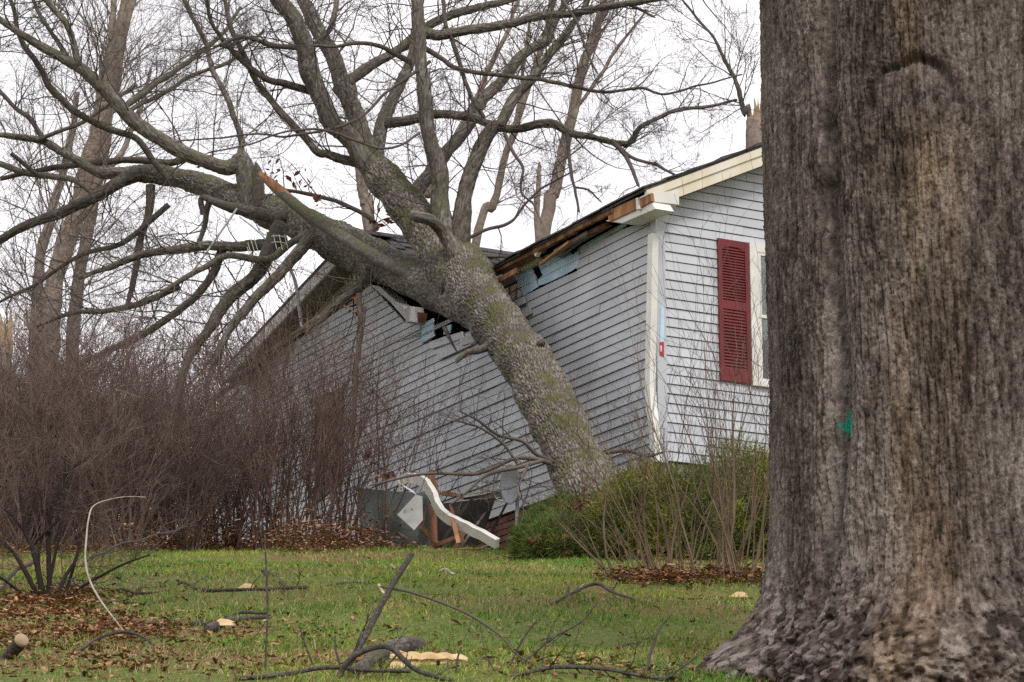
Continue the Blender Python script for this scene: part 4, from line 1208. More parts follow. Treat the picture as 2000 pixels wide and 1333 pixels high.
sp = [shrub(200+i, 'bare_shrub', 'brown bare multi-stemmed shrub in the mass before the left wall', SG, 30, 1.95, .48, .0, 'shrub', 'shrub', (11, 6), .0019) for i in range(4)]
rg = random.Random(5)
spots = []
for px, Y, k in ((-60, 27.5, 1), (20, 28.5, .95), (95, 27.6, 1), (165, 28.6, 1.02), (235, 27.4, .98), (300, 28.6, .92), (365, 28.0, .82), (50, 30.2, 1), (150, 30.5, 1.05), (260, 30.2, 1), (350, 30.6, .9), (435, 30.4, .8), (-20, 31, 1), (100, 32, 1.05), (220, 32, 1.05), (330, 32, .95)):
    p = P(px, 900, Y); spots.append((p.x, Y, k))
for i, (x, y, k) in enumerate(spots):
    o = sp[i] if i < 4 else copy_tree(sp[i % 4])
    o.location = (x, y, zg1(x, y)); o.rotation_euler = (0, 0, rg.random()*6.28)
    k *= rg.uniform(.95, 1.06); o.scale = (k*1.05, k*1.05, k)
CG = 'open red brown canes between the shrub mass and the grey slab'
for i, (px, Y, st, lab) in enumerate(((492, 28.8, 40, 'brown canes at the right flank of the dense shrub mass'), (555, 28.4, 38, 'red brown canes standing before the brown door, left of it'), (618, 28.9, 38, 'thick clump of canes right before the brown door'))):
    o = shrub(224+i, 'cane_shrub', lab, CG, st, 2.2, .34, .0, 'cane', 'cane', (8, 4), .0019, .0085, .40)
    p = P(px, 900, Y); o.location = (p.x, Y, zg1(p.x, Y))
# thinner reddish canes at the right end of the mass, against the siding
o1 = shrub(230, 'cane_shrub', 'airy red brown canes before the pale siding right of the door', CG, 26, 2.3, .30, -.02, 'cane', 'cane', (5, 3), .0022, .009, .4)
p = P(690, 900, 29.5); o1.location = (p.x, 29.5, zg1(p.x, 29.5))
o2 = shrub(231, 'cane_shrub', 'sparse red brown canes nearest the grey green slab', CG, 16, 1.9, .34, .06, 'cane', 'cane', (5, 3), .0022, .008, .35)
p = P(755, 900, 30.0); o2.location = (p.x, 30.0, zg1(p.x, 30.0))
# dark open shrub in front at the left
p0 = G(92, 1170)
o3 = empty('dark_shrub', p0, 'dark open branched shrub standing alone on the lawn', 'shrub')
W_ = Tubes(); rg = random.Random(240)
DC = dict(seg={0: 4, 1: 5, 2: 6}, kink=.18, up=.03, kids={1: 5, 2: 6}, ratio=(.3, .62), ang=40, rmin=.0011, sides=3)
for pix, dy in (([(98, 1176, 11), (96, 1110, 10), (97, 1030, 9.5), (104, 985, 9), (120, 938, 8), (146, 912, 6), (178, 892, 4)], .1), ([(84, 1176, 12), (74, 1112, 11), (62, 1066, 10), (50, 1040, 8), (44, 992, 6), (38, 950, 4)], -.1),
                ([(78, 1172, 10), (50, 1118, 9), (26, 1080, 7), (0, 1056, 5)], .0), ([(88, 1174, 8), (76, 1100, 7), (84, 1050, 6), (100, 1010, 5), (128, 930, 3)], .2), ([(110, 1176, 9), (126, 1130, 8), (148, 1092, 6), (156, 1040, 4)], .15),
                ([(124, 1178, 14), (128, 1160, 10), (131, 1150, 8), (150, 1085, 5), (165, 1020, 3)], .25), ([(112, 1176, 7), (170, 1138, 6), (232, 1106, 5), (292, 1084, 3)], -.2), ([(62, 1066, 7), (92, 1036, 6), (118, 1012, 4)], .0),
                ([(62, 1176, 7), (30, 1150, 6), (0, 1128, 5), (-20, 1118, 4)], -.2), ([(50, 1042, 6), (20, 1005, 5), (-10, 985, 4)], .1), ([(97, 1040, 6), (80, 985, 5), (70, 930, 3)], .1), ([(90, 1174, 7), (108, 1080, 6), (122, 1010, 4), (128, 900, 3)], -.1)):
    q = kinky(line3(pix, p0.y, dy), 26, rg, .012)
    B = Tubes(); B.add(q[:, :3], q[:, 3], 8); B.build('stem', M['shrub_dark'], o3)
    twigs_along(q, 9, .25, .75, 2, rg, .25, .0035, W_, DC, .9)
tag(W_.build('twigs', M['shrub'], o3), kind='stuff')
# tan suckers in front of the right-hand bush
SP = 'tan bare stems in the row beside the big trunk'
for i, (px, lab, st) in enumerate(((1250, 'low spreading tan stems at the left end of the stem row', 18), (1330, 'tan upright stems in the middle of the stem row', 24), (1405, 'tall tan stems before the red shutter', 20), (1462, 'tall tan stems touching the edge of the big trunk', 17))):
    o = shrub(250+i, 'sucker_clump', lab, None, st, (1.05, 1.75, 2.15, 1.95)[i], (.75, .40, .28, .22)[i], (-.2, -.10, -.06, -.02)[i], 'sucker', 'cane', (5, 2), .0012, .0062, .22, 24, .05)
    p = G(px, 1138); o.location = (p.x, p.y, zg1(p.x, p.y))
# ------------------------------------------------------------------ lawn: blades, dead leaves
def lawn():
    r = np.random.default_rng(3)
    n = 500000
    # denser near the photograph's foreground, spread well beyond the frame on both sides
    y = 8.0 + (31.5 - 8.0) * r.random(n) ** 1.25
    half = .29 * y + .5
    x = r.uniform(-1, 1, n) * half
    z = zg(x, y)
    clump = fbm(x*2.2, y*2.2, None, 21, 3) + .6*fbm(x*9, y*9, None, 22, 2)
    bare = 1.35*fbm(x*.6, y*.6, None, 31, 4)
    leafbed = np.exp(-((x+3.3)**2/2.2 + (y-14.5)**2/9)) * 1.3
    keep = r.random(n) < np.clip(.62 + .7*clump - .75*np.clip(bare-.02, 0, 1) - .35*leafbed, .40, 1)
    x, y, z, bare, clump, leafbed = [a[keep] for a in (x, y, z, bare, clump, leafbed)]
    n = len(x)
    p = np.stack([x, y, z - .004], -1)
    d = np.stack([r.normal(0, .5, n), r.normal(0, .5, n), np.full(n, 1.0)], -1)
    L = np.clip(.026 + .032*clump + .016*r.random(n) + .035*np.clip(fbm(x*4.5, y*4.5, None, 71, 2) - .35, 0, 1), .012, .11) * (1 + .02*(y-10))
    g = np.array([(.042, .118, .016), (.094, .215, .026), (.175, .272, .040), (.30, .305, .065)])
    s = np.array([(.26, .15, .070), (.36, .25, .115), (.46, .36, .19)])
    k = np.clip(.5 + .75*fbm(x*1.4, y*1.4, None, 51, 3) + r.normal(0, .2, n), 0, .999)*3
    i = k.astype(int); t = (k-i)[:, None]
    col = g[i]*(1-t) + g[np.minimum(i+1, 3)]*t
    straw = r.random(n) < np.clip(.10 + .62*np.clip(bare+.10, 0, 1) + .5*leafbed + .25*np.clip(fbm(x*3, y*3, None, 61, 2), 0, 1), 0, .85)
    col[straw] = s[r.integers(0, 3, straw.sum())]*r.uniform(.6, 1.1, (straw.sum(), 1))
    V, Fs, C = blade_mesh(p, d, L, .0038 + .00012*(y-10), col*r.uniform(.8, 1.2, (n, 1)), r, .9)
    tag(mesh_obj('grass', V, Fs, M['grass'], attrs={'tint': C}), kind='stuff')
lawn()

def leaf_litter():
    r = np.random.default_rng(8)
    pts = []
    def patch(n, x0, y0, sx, sy, lift=0.0):
        pts.append(np.stack([r.normal(x0, sx, n), r.normal(y0, sy, n), np.abs(r.normal(0, 1, n))*lift], -1))
    w = lambda px, py: G(px, py)
    # scattered over the lawn
    n = 1200; y = r.uniform(10.5, 29, n); pts.append(np.stack([r.uniform(-1, 1, n)*(.24*y+.3), y, np.zeros(n)], -1))
    for px, py, m, sx, sy, l in ((80, 1180, 1300, .30, .45, .03), (30, 1205, 1100, .4, .6, .01), (90, 1260, 500, .5, .5, 0), (330, 1230, 420, .6, .6, 0), (560, 1250, 260, .6, .6, 0), (200, 1300, 420, .5, .4, 0), (780, 1290, 160, .3, .3, 0), (1150, 1300, 200, .3, .3, 0), (150, 1215, 700, .45, .5, .0), (50, 1235, 900, .4, .5, 0), (400, 1110, 120, .4, .4, 0)):
        c = w(px, py); patch(m, c.x, c.y, sx, sy, l)
    for px in range(-40, 760, 25):      # drifted along the foot of the shrubs
        c = w(px, 1082 if px < 250 else 1078)
        dens = 120 if px < 250 else 330
        patch(dens, c.x, c.y - .1 + (.35 if px < 250 else .0), .18, .42, .17 if px > 230 else .05)
    for px in range(1225, 1500, 20):
        c = w(px, 1140); patch(170, c.x + r.normal(0, .05), c.y + .12, .14, .30, .05)
    p = np.concatenate(pts); p[:, 2] += zg(p[:, 0], p[:, 1]) + .012
    n = len(p)
    nn = np.stack([r.normal(0, .34, n), r.normal(0, .34, n), np.ones(n)], -1); nn /= np.linalg.norm(nn, axis=1, keepdims=True)
    a = np.cross(nn, r.normal(0, 1, (n, 3))); a /= np.linalg.norm(a, axis=1, keepdims=True); b = np.cross(nn, a)
    L = r.uniform(.010, .032, n)[:, None]; W = L*r.uniform(.35, .6, (n, 1)); cu = L*r.uniform(-.1, .55, (n, 1))
    # lobed outline: tip, side lobes, stem; sides curl up
    V = np.stack([p-a*L, p-a*L*.35+b*W+nn*cu*.7, p-a*L*.05+b*W*.45+nn*cu*.3, p+a*L*.4+b*W*.9+nn*cu*.8, p+a*L+nn*cu*.6,
                  p+a*L*.4-b*W*.9+nn*cu*.7, p-a*L*.05-b*W*.45+nn*cu*.3, p-a*L*.35-b*W+nn*cu*.6, p], 1).reshape(-1, 3)
    i = np.arange(n)[:, None]*9
    F_ = [np.concatenate([i+j, i+(j+1) % 8, i+8], 1) for j in range(8)]
    cs = np.array([(.17, .080, .044), (.28, .138, .075), (.39, .205, .112), (.47, .29, .17), (.54, .39, .25)])
    col = cs[np.minimum(4, (np.abs(r.normal(1.3, 1.1, n))).astype(int))]*r.uniform(.75, 1.2, (n, 1))
    tag(mesh_obj('fallen_leaves', V, F_, M['leaf'], attrs={'tint': np.repeat(col, 9, 0)}), kind='stuff')
leaf_litter()

# ------------------------------------------------------------------ debris by the house
def box_between(s, a, b, w, h, up=Vector((0, 0, 1))): s.beam(a, b, w, h, up)
YD = 29.0
def W3(px, py, Y=YD): return P(px, py, Y)
# bent white gutter length
path = spline([tuple(W3(*p)) for p in ((778, 942, 29.2), (800, 934, 29.1), (826, 940, 29.0), (846, 968, 28.9), (858, 996, 28.8), (878, 1014, 28.7), (918, 1034, 28.6), (972, 1062, 28.4))], 26)
dent = random.Random(6)
path = [Vector(p) + Vector((dent.gauss(0, .002), dent.gauss(0, .004), dent.gauss(0, .003))) for p in path]
sides = []
for i in range(26):
    t = i / 25
    sides.append(Vector((.15 - .1*t, -.35 - .2*t, 1.0 - .25*t)).normalized())
g = rect_tube(path, .105, .06, sides, M['white'], 'bent_gutter', None, True)
tag(g, 'twisted white gutter length bent down onto the grass', 'gutter')
s = Shape(); s.prism([W3(783, 944, 29.15), W3(806, 958, 29.1), W3(814, 967, 29.05), W3(789, 951, 29.1)], [W3(783, 944, 29.2), W3(806, 958, 29.15), W3(814, 967, 29.1), W3(789, 951, 29.15)])
s.build('flap', M['white'], g)
s = Shape(); s.prism([W3(776, 1006, 28.9), W3(809, 1036, 28.8), W3(826, 1016, 28.85), W3(825, 970, 29.0), W3(812, 966, 29.0)], [W3(776, 1006, 28.93), W3(809, 1036, 28.83), W3(826, 1016, 28.88), W3(825, 970, 29.03), W3(812, 966, 29.03)])
tag(s.build('siding_scrap', M['scrap']), 'pale grey folded siding scrap hanging under the bent gutter', 'siding scrap')
s = Shape(); s.beam(W3(848, 1068, 29.1), W3(846, 985, 29.15), .075, .06, Vector((0, 1, 0))); s.beam(W3(846, 985, 29.15), W3(853, 960, 29.2), .08, .055, Vector((0, 1, 0))); s.beam(W3(852, 962, 29.22), W3(840, 922, 29.3), .065, .05, Vector((0, 1, 0)))
tag(s.build('timber_post', M['lumber']), 'split brown timber standing behind the bent gutter', 'timber')
s = Shape(); s.beam(W3(886, 1022, 28.6), W3(896, 1062, 28.5), .045, .03, Vector((0, 1, 0))); s.add([W3(878, 1012, 28.6), W3(884, 1010, 28.62), W3(890, 1030, 28.6), W3(884, 1033, 28.58)], [(0, 1, 2, 3)])
tag(s.build('splintered_board', M['torn']), 'short orange splintered board under the bent gutter', 'board')
s = Shape(); s.beam(W3(864, 964, 29.3), W3(890, 967, 29.25), .04, .045); s.beam(W3(890, 966, 29.25), W3(906, 974, 29.2), .025, .03)
tag(s.build('splintered_board', M['lumber']), 'small red brown splinter lying right of the timber', 'board')
# grey green slab, two courses with a sag crack, and a dark panel standing in for the shaded opening beside it
s = Shape()
for y0, y1, o in ((958, 1024, 0), (1028, 1088, .03)):
    s.prism([W3(702, y0 - 4, 29.6 - o), W3(848, y0 + 8, 29.5 - o), W3(848, y1 + 16, 29.5 - o), W3(702, y1 - 2, 29.6 - o)], [W3(702, y0 - 4, 29.9), W3(848, y0 + 8, 29.8), W3(848, y1 + 16, 29.8), W3(702, y1 - 2, 29.9)])
tag(s.build('concrete_slab', M['slab']), 'grey green cracked slab leaning behind the bent gutter', 'slab')
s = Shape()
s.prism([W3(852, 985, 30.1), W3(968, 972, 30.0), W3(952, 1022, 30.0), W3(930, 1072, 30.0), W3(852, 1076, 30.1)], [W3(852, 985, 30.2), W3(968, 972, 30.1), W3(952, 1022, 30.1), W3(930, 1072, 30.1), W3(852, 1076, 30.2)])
tag(s.build('shaded_hole_panel', M['dark']), 'dark panel standing in for the shaded hole between slab and brick', 'shade_panel')
# overturned soffit trough in front of the siding: white lip, grey trough side
s = Shape()
s.prism([W3(902, 968, 29.3), W3(986, 953, 28.7), W3(992, 957, 28.7), W3(903, 972, 29.3)], [W3(902, 968, 29.5), W3(986, 953, 28.9), W3(992, 957, 28.9), W3(903, 972, 29.5)])
lp = s.build('soffit_trough', M['white']); tag(lp, 'fallen white edged soffit length behind the satellite dish', 'soffit')
s = Shape()
s.prism([W3(903, 973, 29.36), W3(992, 958, 28.76), W3(992, 970, 28.76), W3(906, 977, 29.36)], [W3(903, 973, 29.48), W3(992, 958, 28.88), W3(992, 970, 28.88), W3(906, 977, 29.48)])
s.build('underside', M['soffit'], lp)
T = Tubes()
for pts in (((930, 985), (935, 1010), (945, 1032)), ((916, 1000), (928, 1020), (940, 1040)), ((925, 1022), (932, 1012), (940, 1005))):
    T.add(spline([tuple(W3(x, y, 28.9)) for x, y in pts], 8), [.006]*8, 5)
tag(T.build('loose_cable', M['cable']), 'black cables hanging out of the dark hole', 'cable')
# satellite dish on its mast
mb = W3(1010, 1052, 28.5); gm = zg1(mb.x, mb.y)
dish = empty('satellite_dish', (mb.x, mb.y, gm), 'grey satellite dish on a metal mast before the siding', 'satellite dish')
T = Tubes(); T.add(spline([tuple(Vector((mb.x, mb.y, gm - .1))), tuple(W3(1010, 1000, 28.5)), tuple(W3(1011, 960, 28.5)), tuple(W3(1006, 945, 28.48))], 14), [.019]*14, 12); T.build('mast', M['metal'], dish)
c = W3(1004, 946, 28.42); axis = Vector((-.80, -.52, -.12)).normalized(); lo = Vector((.50, -.1, .86)); lo = (lo - axis*lo.dot(axis)).normalized(); sh_ = axis.cross(lo)
V, Fs = [], []
nr_, na = 9, 36
for sgn, off in ((0, 0), (1, .008)):
    for i in range(nr_ + 1):
        for j in range(na):
            a = j*2*math.pi/na; k = i/nr_
            V.append(c + lo*(.215*k*math.cos(a)) + sh_*(.185*k*math.sin(a)) + axis*(.055*k*k - off))
n1 = (nr_+1)*na
for b in (0, n1):
    for i in range(nr_):
        for j in range(na):
            q = (b+i*na+j, b+i*na+(j+1) % na, b+(i+1)*na+(j+1) % na, b+(i+1)*na+j); Fs.append(q if b else q[::-1])
for j in range(na): Fs.append((nr_*na+j, n1+nr_*na+j, n1+nr_*na+(j+1) % na, nr_*na+(j+1) % na))
mesh_obj('reflector', V, Fs, M['dish'], dish, smooth=True)
T = Tubes(); f0 = c - lo*.2 + axis*.03; T.add(spline([tuple(f0), tuple(f0 + axis*.16 + lo*.04), tuple(c + axis*.26 - lo*.05)], 8), [.008]*8, 6); T.build('feed_arm', M['metal'], dish)
s = Shape(); s.beam(c + axis*.24 - lo*.05, c + axis*.31 - lo*.05, .05, .05); s.build('receiver', M['dish'], dish)
T = Tubes(); T.add(spline([tuple(W3(1014, 1000, 28.45)), tuple(W3(1022, 985, 28.4)), tuple(W3(1034, 985, 28.4)), tuple(W3(1036, 1004, 28.4)), tuple(W3(1024, 1008, 28.4)), tuple(W3(1028, 1040, 28.4))], 24), [.006]*24, 5); T.build('coiled_cable', M['cable'], dish)

# television antenna crushed on the roof edge
ab = P(585, 623, 33.4)
ant = empty('tv_antenna', ab, 'bent aluminium television antenna tangled in the limbs above the gable', 'antenna')
def rod(pts, r, name, mat='metal', Y=33.4):
    T = Tubes()
    q = spline([tuple(P(p[0], p[1], p[2] if len(p) > 2 else Y)) for p in pts], 12)
    T.add(q, [r]*12, 7); return T.build(name, M[mat], ant)
rod([(590, 640), (584, 600), (578, 555), (565, 520)], .022, 'mast')
rod([(463, 408, 34.0), (430, 455, 34.0), (390, 512, 34.0), (362, 548, 34.0)], .014, 'boom')
rod([(468, 424, 33.9), (495, 445, 33.8), (520, 470, 33.6), (532, 500, 33.5)], .011, 'boom')
rod([(524, 470, 33.5), (530, 490, 33.5), (541, 497, 33.5)], .012, 'boom')
for x, y in ((484, 488), (490, 482), (496, 478), (483, 497)): rod([(x, y - 14), (x + 4, y), (x + 9, y + 16)], .005, 'element', 'white', 33.3)
for x in (534, 545, 556): rod([(x, 458), (x + 3, 472), (x + 7, 488)], .005, 'element', 'white', 33.2)
for y in (462, 474): rod([(530, y), (545, y - 1), (560, y + 2)], .005, 'element', 'white', 33.2)
rod([(566, 524), (574, 528), (580, 540)], .006, 'element', 'white', 33.2)

# ------------------------------------------------------------------ wood lying on the lawn
M['worn_wood'] = simple('half_peeled_wood', [(.35, (.085, .068, .052)), (.5, (.22, .17, .12)), (.62, (.46, .36, .25))], 16, .9, bstr=.4)
def ground_line(pix):
    """rows (px, py, width, height over the ground in m)"""
    out = []
    for px, py, w, *h in pix:
        g_ = G(px, py)
        if h and isinstance(h[0], tuple):       # held up: (h,) keeps the given ground row
            pass
        r = wpx(w, g_)/2
        out.append((g_.x, g_.y, g_.z + r*.8 + (h[0] if h else 0), r))
    return out
SC = dict(seg={0: 4, 1: 5}, kink=.16, up=.02, kids={1: 3}, ratio=(.3, .6), ang=45, rmin=.0013, sides=3)
rs_ = random.Random(31)
def stick(rows, label, mat='stick', name='fallen_branch', kids=0, klen=(.08, .25), cut=None, cat='branch', amp=.01, n=28, sides=8, bark=False):
    q = kinky(rows, n, rs_, amp)
    T = Tubes()
    if kids: twigs_along(q, kids, klen[0], klen[1], 1, rs_, .1, .005, T, SC, .9)
    e = None
    if bark:
        V, Fs = bark_tube(q[:, :3], q[:, 3], 40, q[0, 3]*.22, .02, .05, 5, .004, True)
        o = mesh_obj(name, V, Fs, M[mat], smooth=True, attrs=BARK.copy())
    else:
        T.add(q[:, :3], q[:, 3], sides); T.add([q[0, :3]-(q[1, :3]-q[0, :3])*.02, q[0, :3]], [.0003, q[0, 3]], sides); T.add([q[-1, :3], q[-1, :3]+(q[-1, :3]-q[-2, :3])*.1], [q[-1, 3], .0004], sides)
        o = T.build(name, M[mat])
    tag(o, label, cat)
    if cut is not None:
        i, j = (0, 1) if cut == 0 else (-1, -2)
        p, t = Vector(q[i, :3]), Vector(q[i, :3] - q[j, :3]).normalized()
        C = Tubes(); C.add([p - t*.004, p + t*.006, p + t*.012, p+t*.0125], [q[i, 3]*1.03, q[i, 3]*1.0, q[i, 3]*.86, .0005], 14)
        C.build('cut_end', M['splinter'], o)
    return o
def up_line(pix, Y0, dY=0.0):
    return line3(pix, Y0, dY)
yb = G(668, 1318).y
stick(up_line([(660, 1328, 14), (690, 1283, 13), (725, 1220, 12), (765, 1145, 12), (803, 1084, 11)], yb, .35), 'thick dark stick jutting up from the foreground grass', mat='stick', amp=.004, sides=12)
stick(up_line([(655, 1345, 13), (672, 1303, 12), (700, 1276, 12), (742, 1262, 12), (768, 1268, 12), (790, 1290, 11), (815, 1310, 10), (860, 1325, 9), (915, 1340, 8)], yb - .1, -.15), 'dark hooked branch curving over the foreground at the foot of the stick', amp=.004, kids=5, sides=12)
stick(up_line([(742, 1146, 3), (765, 1150, 5), (800, 1156, 5), (850, 1172, 5), (905, 1194, 5), (950, 1222, 5), (985, 1250, 4), (1010, 1280, 4), (1060, 1310, 3)], yb + .4, -.3), 'long thin arching twig right of the upright dark stick', mat='twig', kids=5, amp=.006)
stick(up_line([(517, 1045, 3), (520, 1110, 4), (523, 1195, 4), (520, 1260, 4), (517, 1345, 4)], 11.7), 'thin straight upright twig left of the dark stick', amp=.006, kids=2)
stick(up_line([(585, 1222, 3), (597, 1262, 4), (612, 1300, 4), (625, 1325, 4)], 11.6), 'short upright twig between the thin twig and the dark stick', amp=.004)
stick(up_line([(654, 1242, 3), (657, 1275, 4), (668, 1310, 4), (676, 1330, 4)], 11.5), 'small upright twig at the foot of the dark stick', amp=.004, kids=1, klen=(.03, .08))
stick(up_line([(901, 1264, 3), (893, 1290, 4), (889, 1340, 4)], 11.4), 'short thin twig standing before the pale split wood', amp=.003)
stick(up_line([(1048, 1212, 3), (1020, 1250, 4), (1000, 1290, 4), (975, 1340, 4)], 11.5), 'leaning thin twig rising from the foreground right of the split wood', amp=.004)
stick(up_line([(1163, 1182, 3), (1130, 1218, 4), (1080, 1245, 5), (1025, 1290, 5), (985, 1322, 6), (940, 1345, 6)], 11.7, -.3), 'long grey twig slanting up to the right in the foreground', amp=.006, kids=3)
stick(up_line([(1312, 1200, 3), (1290, 1225, 4), (1275, 1262, 5), (1262, 1310, 6), (1255, 1345, 6)], 11.6), 'brown twig rising near the big trunk', mat='twig', amp=.005, kids=2)
stick(up_line([(1362, 1282, 3), (1330, 1305, 4), (1300, 1325, 5), (1250, 1335, 5)], 11.4), 'low grey twig lying toward the flare of the big trunk', amp=.005, kids=2)
stick(ground_line([(460, 1330, 9), (560, 1326, 9, .01), (640, 1322, 9, .03), (720, 1322, 8, .02), (800, 1320, 8, .01)]), 'dark branch lying flat along the bottom foreground', kids=6, amp=.01)
stick(ground_line([(1000, 1326, 8), (1080, 1316, 8, .02), (1170, 1320, 8, .02), (1260, 1328, 7), (1330, 1331, 6)]), 'brown branch lying flat between the split wood and the big trunk', kids=9, amp=.012)
yl = G(20, 1290).y
o = stick(up_line([(2, 1296, 22, yl + .16), (16, 1282, 25, yl + .11), (30, 1266, 27, yl + .05), (42, 1251, 27, yl)], yl), 'short dark log with a pale cut end at the left edge', cut=-1, name='cut_log', cat='log', amp=.002, n=10, sides=16)
o = stick(ground_line([(700, 1318, 22), (730, 1304, 34), (760, 1290, 40), (790, 1280, 40), (815, 1274, 34)]), 'split bark log with a long pale torn wedge in the foreground', name='split_log', cat='log', bark=True, mat='limb_dark', amp=.003, n=40)
a0, a1 = G(762, 1306), G(914, 1292)
def wedge(cx, parent):
    s = Shape(); n = 16; rows = []
    for i in range(n):
        t = i/(n-1)
        x = 762 + (914-762)*t
        top = 1268 + 4*math.sin(t*5) + 18*t**2.4 + (5 if i % 3 == 0 else 0)*.6
        bot = 1312 - 7*t - (2 if i % 2 else 0)
        Y = a0.y + (a1.y - a0.y)*t
        mid = top + (bot-top)*.45
        rows.append([P(x, top, Y + .02), P(x, mid - 2, Y - .005), P(x, mid + 2, Y + .012), P(x, bot, Y - .02), P(x, bot + 2, Y + .05), P(x, top + 2, Y + .06)])
    vs = [v for r in rows for v in r]; m = 6
    fs = [(i*m+j, (i+1)*m+j, (i+1)*m+(j+1) % m, i*m+(j+1) % m) for i in range(n-1) for j in range(m)] + [tuple(range(m)), tuple(range(n*m-1, n*m-m-1, -1))]
    s.add(vs, fs); return s.build('torn_wedge', M['pale_wood'], parent)
wedge(0, o)
stick(ground_line([(243, 1236, 2.5), (222, 1212, 3, .01), (205, 1190, 6, .03)]) [:1] + up_line([(222, 1208, 3), (195, 1172, 4), (175, 1135, 4), (166, 1095, 4), (168, 1050, 3.5), (172, 1015, 3), (180, 990, 2.5), (205, 978, 2), (245, 971, 1.5), (285, 972, 1)], G(243, 1236).y, .6), 'pale curved vine arching up at the left of the lawn', mat='sucker', name='curved_vine', cat='vine', amp=.006, n=40)
VINE = bpy.data.objects['curved_vine']
VINE.data.materials.clear(); M['pale_bark'] = simple('bleached_vine_bark', [(.3, (.20, .17, .13)), (.5, (.36, .32, .26)), (.7, (.48, .43, .36))], 20); VINE.data.materials.append(M['pale_bark'])
o = stick(ground_line([(404, 1238, 20), (425, 1228, 19), (450, 1218, 14), (490, 1212, 9), (525, 1209, 7)]), 'peeled pale log end lying in the mid lawn', name='peeled_log', cat='log', amp=.004, kids=2, n=60)
PL = o
stick(ground_line([(378, 1224, 11), (395, 1218, 10), (404, 1224, 8)]), 'tiny dark bark piece beside the peeled log', name='bark_piece', cat='bark', amp=.004, n=8)
stick(ground_line([(440, 1208, 6), (470, 1206, 7, .02), (520, 1207, 6, .02)]), 'thin curved stick lying over the peeled log', amp=.008)
stick(ground_line([(345, 1135, 4), (370, 1146, 6), (395, 1156, 7), (440, 1156, 7), (500, 1154, 6), (600, 1154, 8)]), 'long grey stick lying across the mid lawn', mat='stick', amp=.02, kids=4)
def chip(px, py, w, h, label, name='wood_chip', mat='pale_wood'):
    g_ = G(px, py); rg = random.Random(px); L = wpx(w, g_); H = wpx(h, g_); s = Shape()
    for k in range(4):
        a = L*(-.5 + .12*k); b = L*(.5 - .10*k*rg.random()); y0 = g_.y + k*.006; z = g_.z + .004 + H*.2*k
        q = [Vector((g_.x + a, y0, z)), Vector((g_.x + b, y0 + .012, z + H*rg.uniform(.0, .2))), Vector((g_.x + b*.55, y0 + .015, z + H*rg.uniform(.35, .6))), Vector((g_.x + a*.35, y0 + .012, z + H*rg.uniform(.4, .7))), Vector((g_.x + a*.8, y0 + .004, z + H*.25))]
        s.prism(q, [v + Vector((0, .022, .004)) for v in q])
    return tag(s.build(name, M[mat]), label, 'wood chip')
ch_ = chip(432, 1232, 60, 13, None, 'peeled_patch'); ch_.parent = PL; ch_.location = ch_.location - PL.location + Vector((0, -.02, .02)); del ch_['category']
chip(478, 1154, 42, 13, 'pale wood chip on the long grey stick')
chip(1442, 1168, 44, 11, 'pale wood chip beside the big trunk')
stick(ground_line([(508, 1115, 5), (530, 1124, 7), (550, 1140, 7), (565, 1152, 6)]), 'short grey stick near the shrub mass', mat='stick', amp=.01)
stick(ground_line([(135, 1284, 4), (185, 1266, 6, .03), (238, 1256, 7, .05), (280, 1262, 5, .04), (310, 1272, 4)]), 'dark bowed branch lying in the left foreground', kids=3, amp=.01)
stick(ground_line([(112, 1140, 7), (160, 1150, 7), (215, 1152, 6), (270, 1163, 5), (330, 1153, 4)]), 'grey branch lying right of the dark shrub', kids=6, amp=.02)
stick(ground_line([(200, 1180, 4), (240, 1178, 5), (290, 1184, 4)]), 'thin grey stick below the grey branch', amp=.01)
stick(ground_line([(1070, 1184, 4), (1110, 1172, 6, .02), (1160, 1160, 7, .05), (1195, 1168, 6, .03), (1252, 1180, 4)]), 'bowed grey branch lying in the right lawn', kids=5, amp=.01)
stick(ground_line([(1345, 1172, 4), (1400, 1172, 5), (1468, 1172, 7)]), 'straight dark stick beside the big trunk', amp=.008)
stick(ground_line([(856, 1119, 5), (870, 1116, 7), (885, 1124, 6)]), 'bleached curled stick on the grass before the gutter', mat='pale_bark', amp=.004, n=10)
stick(ground_line([(742, 1098, 4), (757, 1101, 6), (770, 1112, 5)]), 'bleached curled stick on the grass before the slab', mat='pale_bark', amp=.004, n=10)
stick(ground_line([(635, 1146, 4), (680, 1140, 6), (712, 1140, 6), (716, 1143, 4)]), 'thin brown stick left of the tip of the dark stick', mat='twig', amp=.008)
stick(ground_line([(740, 1145, 6), (745, 1155, 6), (750, 1162, 5)]), 'small yellow splinter beside the dark stick', mat='pale_wood', name='wood_splinter', cat='wood chip', amp=.001, n=6)
stick(ground_line([(150, 1112, 5), (200, 1100, 5, .08), (260, 1092, 5, .16), (330, 1084, 4, .22), (400, 1080, 3, .28), (470, 1078, 2, .32)]), 'grey fallen branch under the left shrubs', mat='stick', kids=34, klen=(.15, .6), amp=.03)
stick(ground_line([(0, 1158, 8), (30, 1140, 8, .08), (70, 1124, 7, .1)]), 'pale grey stick leaning into the dark shrub', mat='stick', amp=.01)
stick(ground_line([(1205, 1268, 5), (1222, 1262, 7), (1245, 1260, 5)]), 'short dark stick in the grass by the brown twig', amp=.004, n=8)

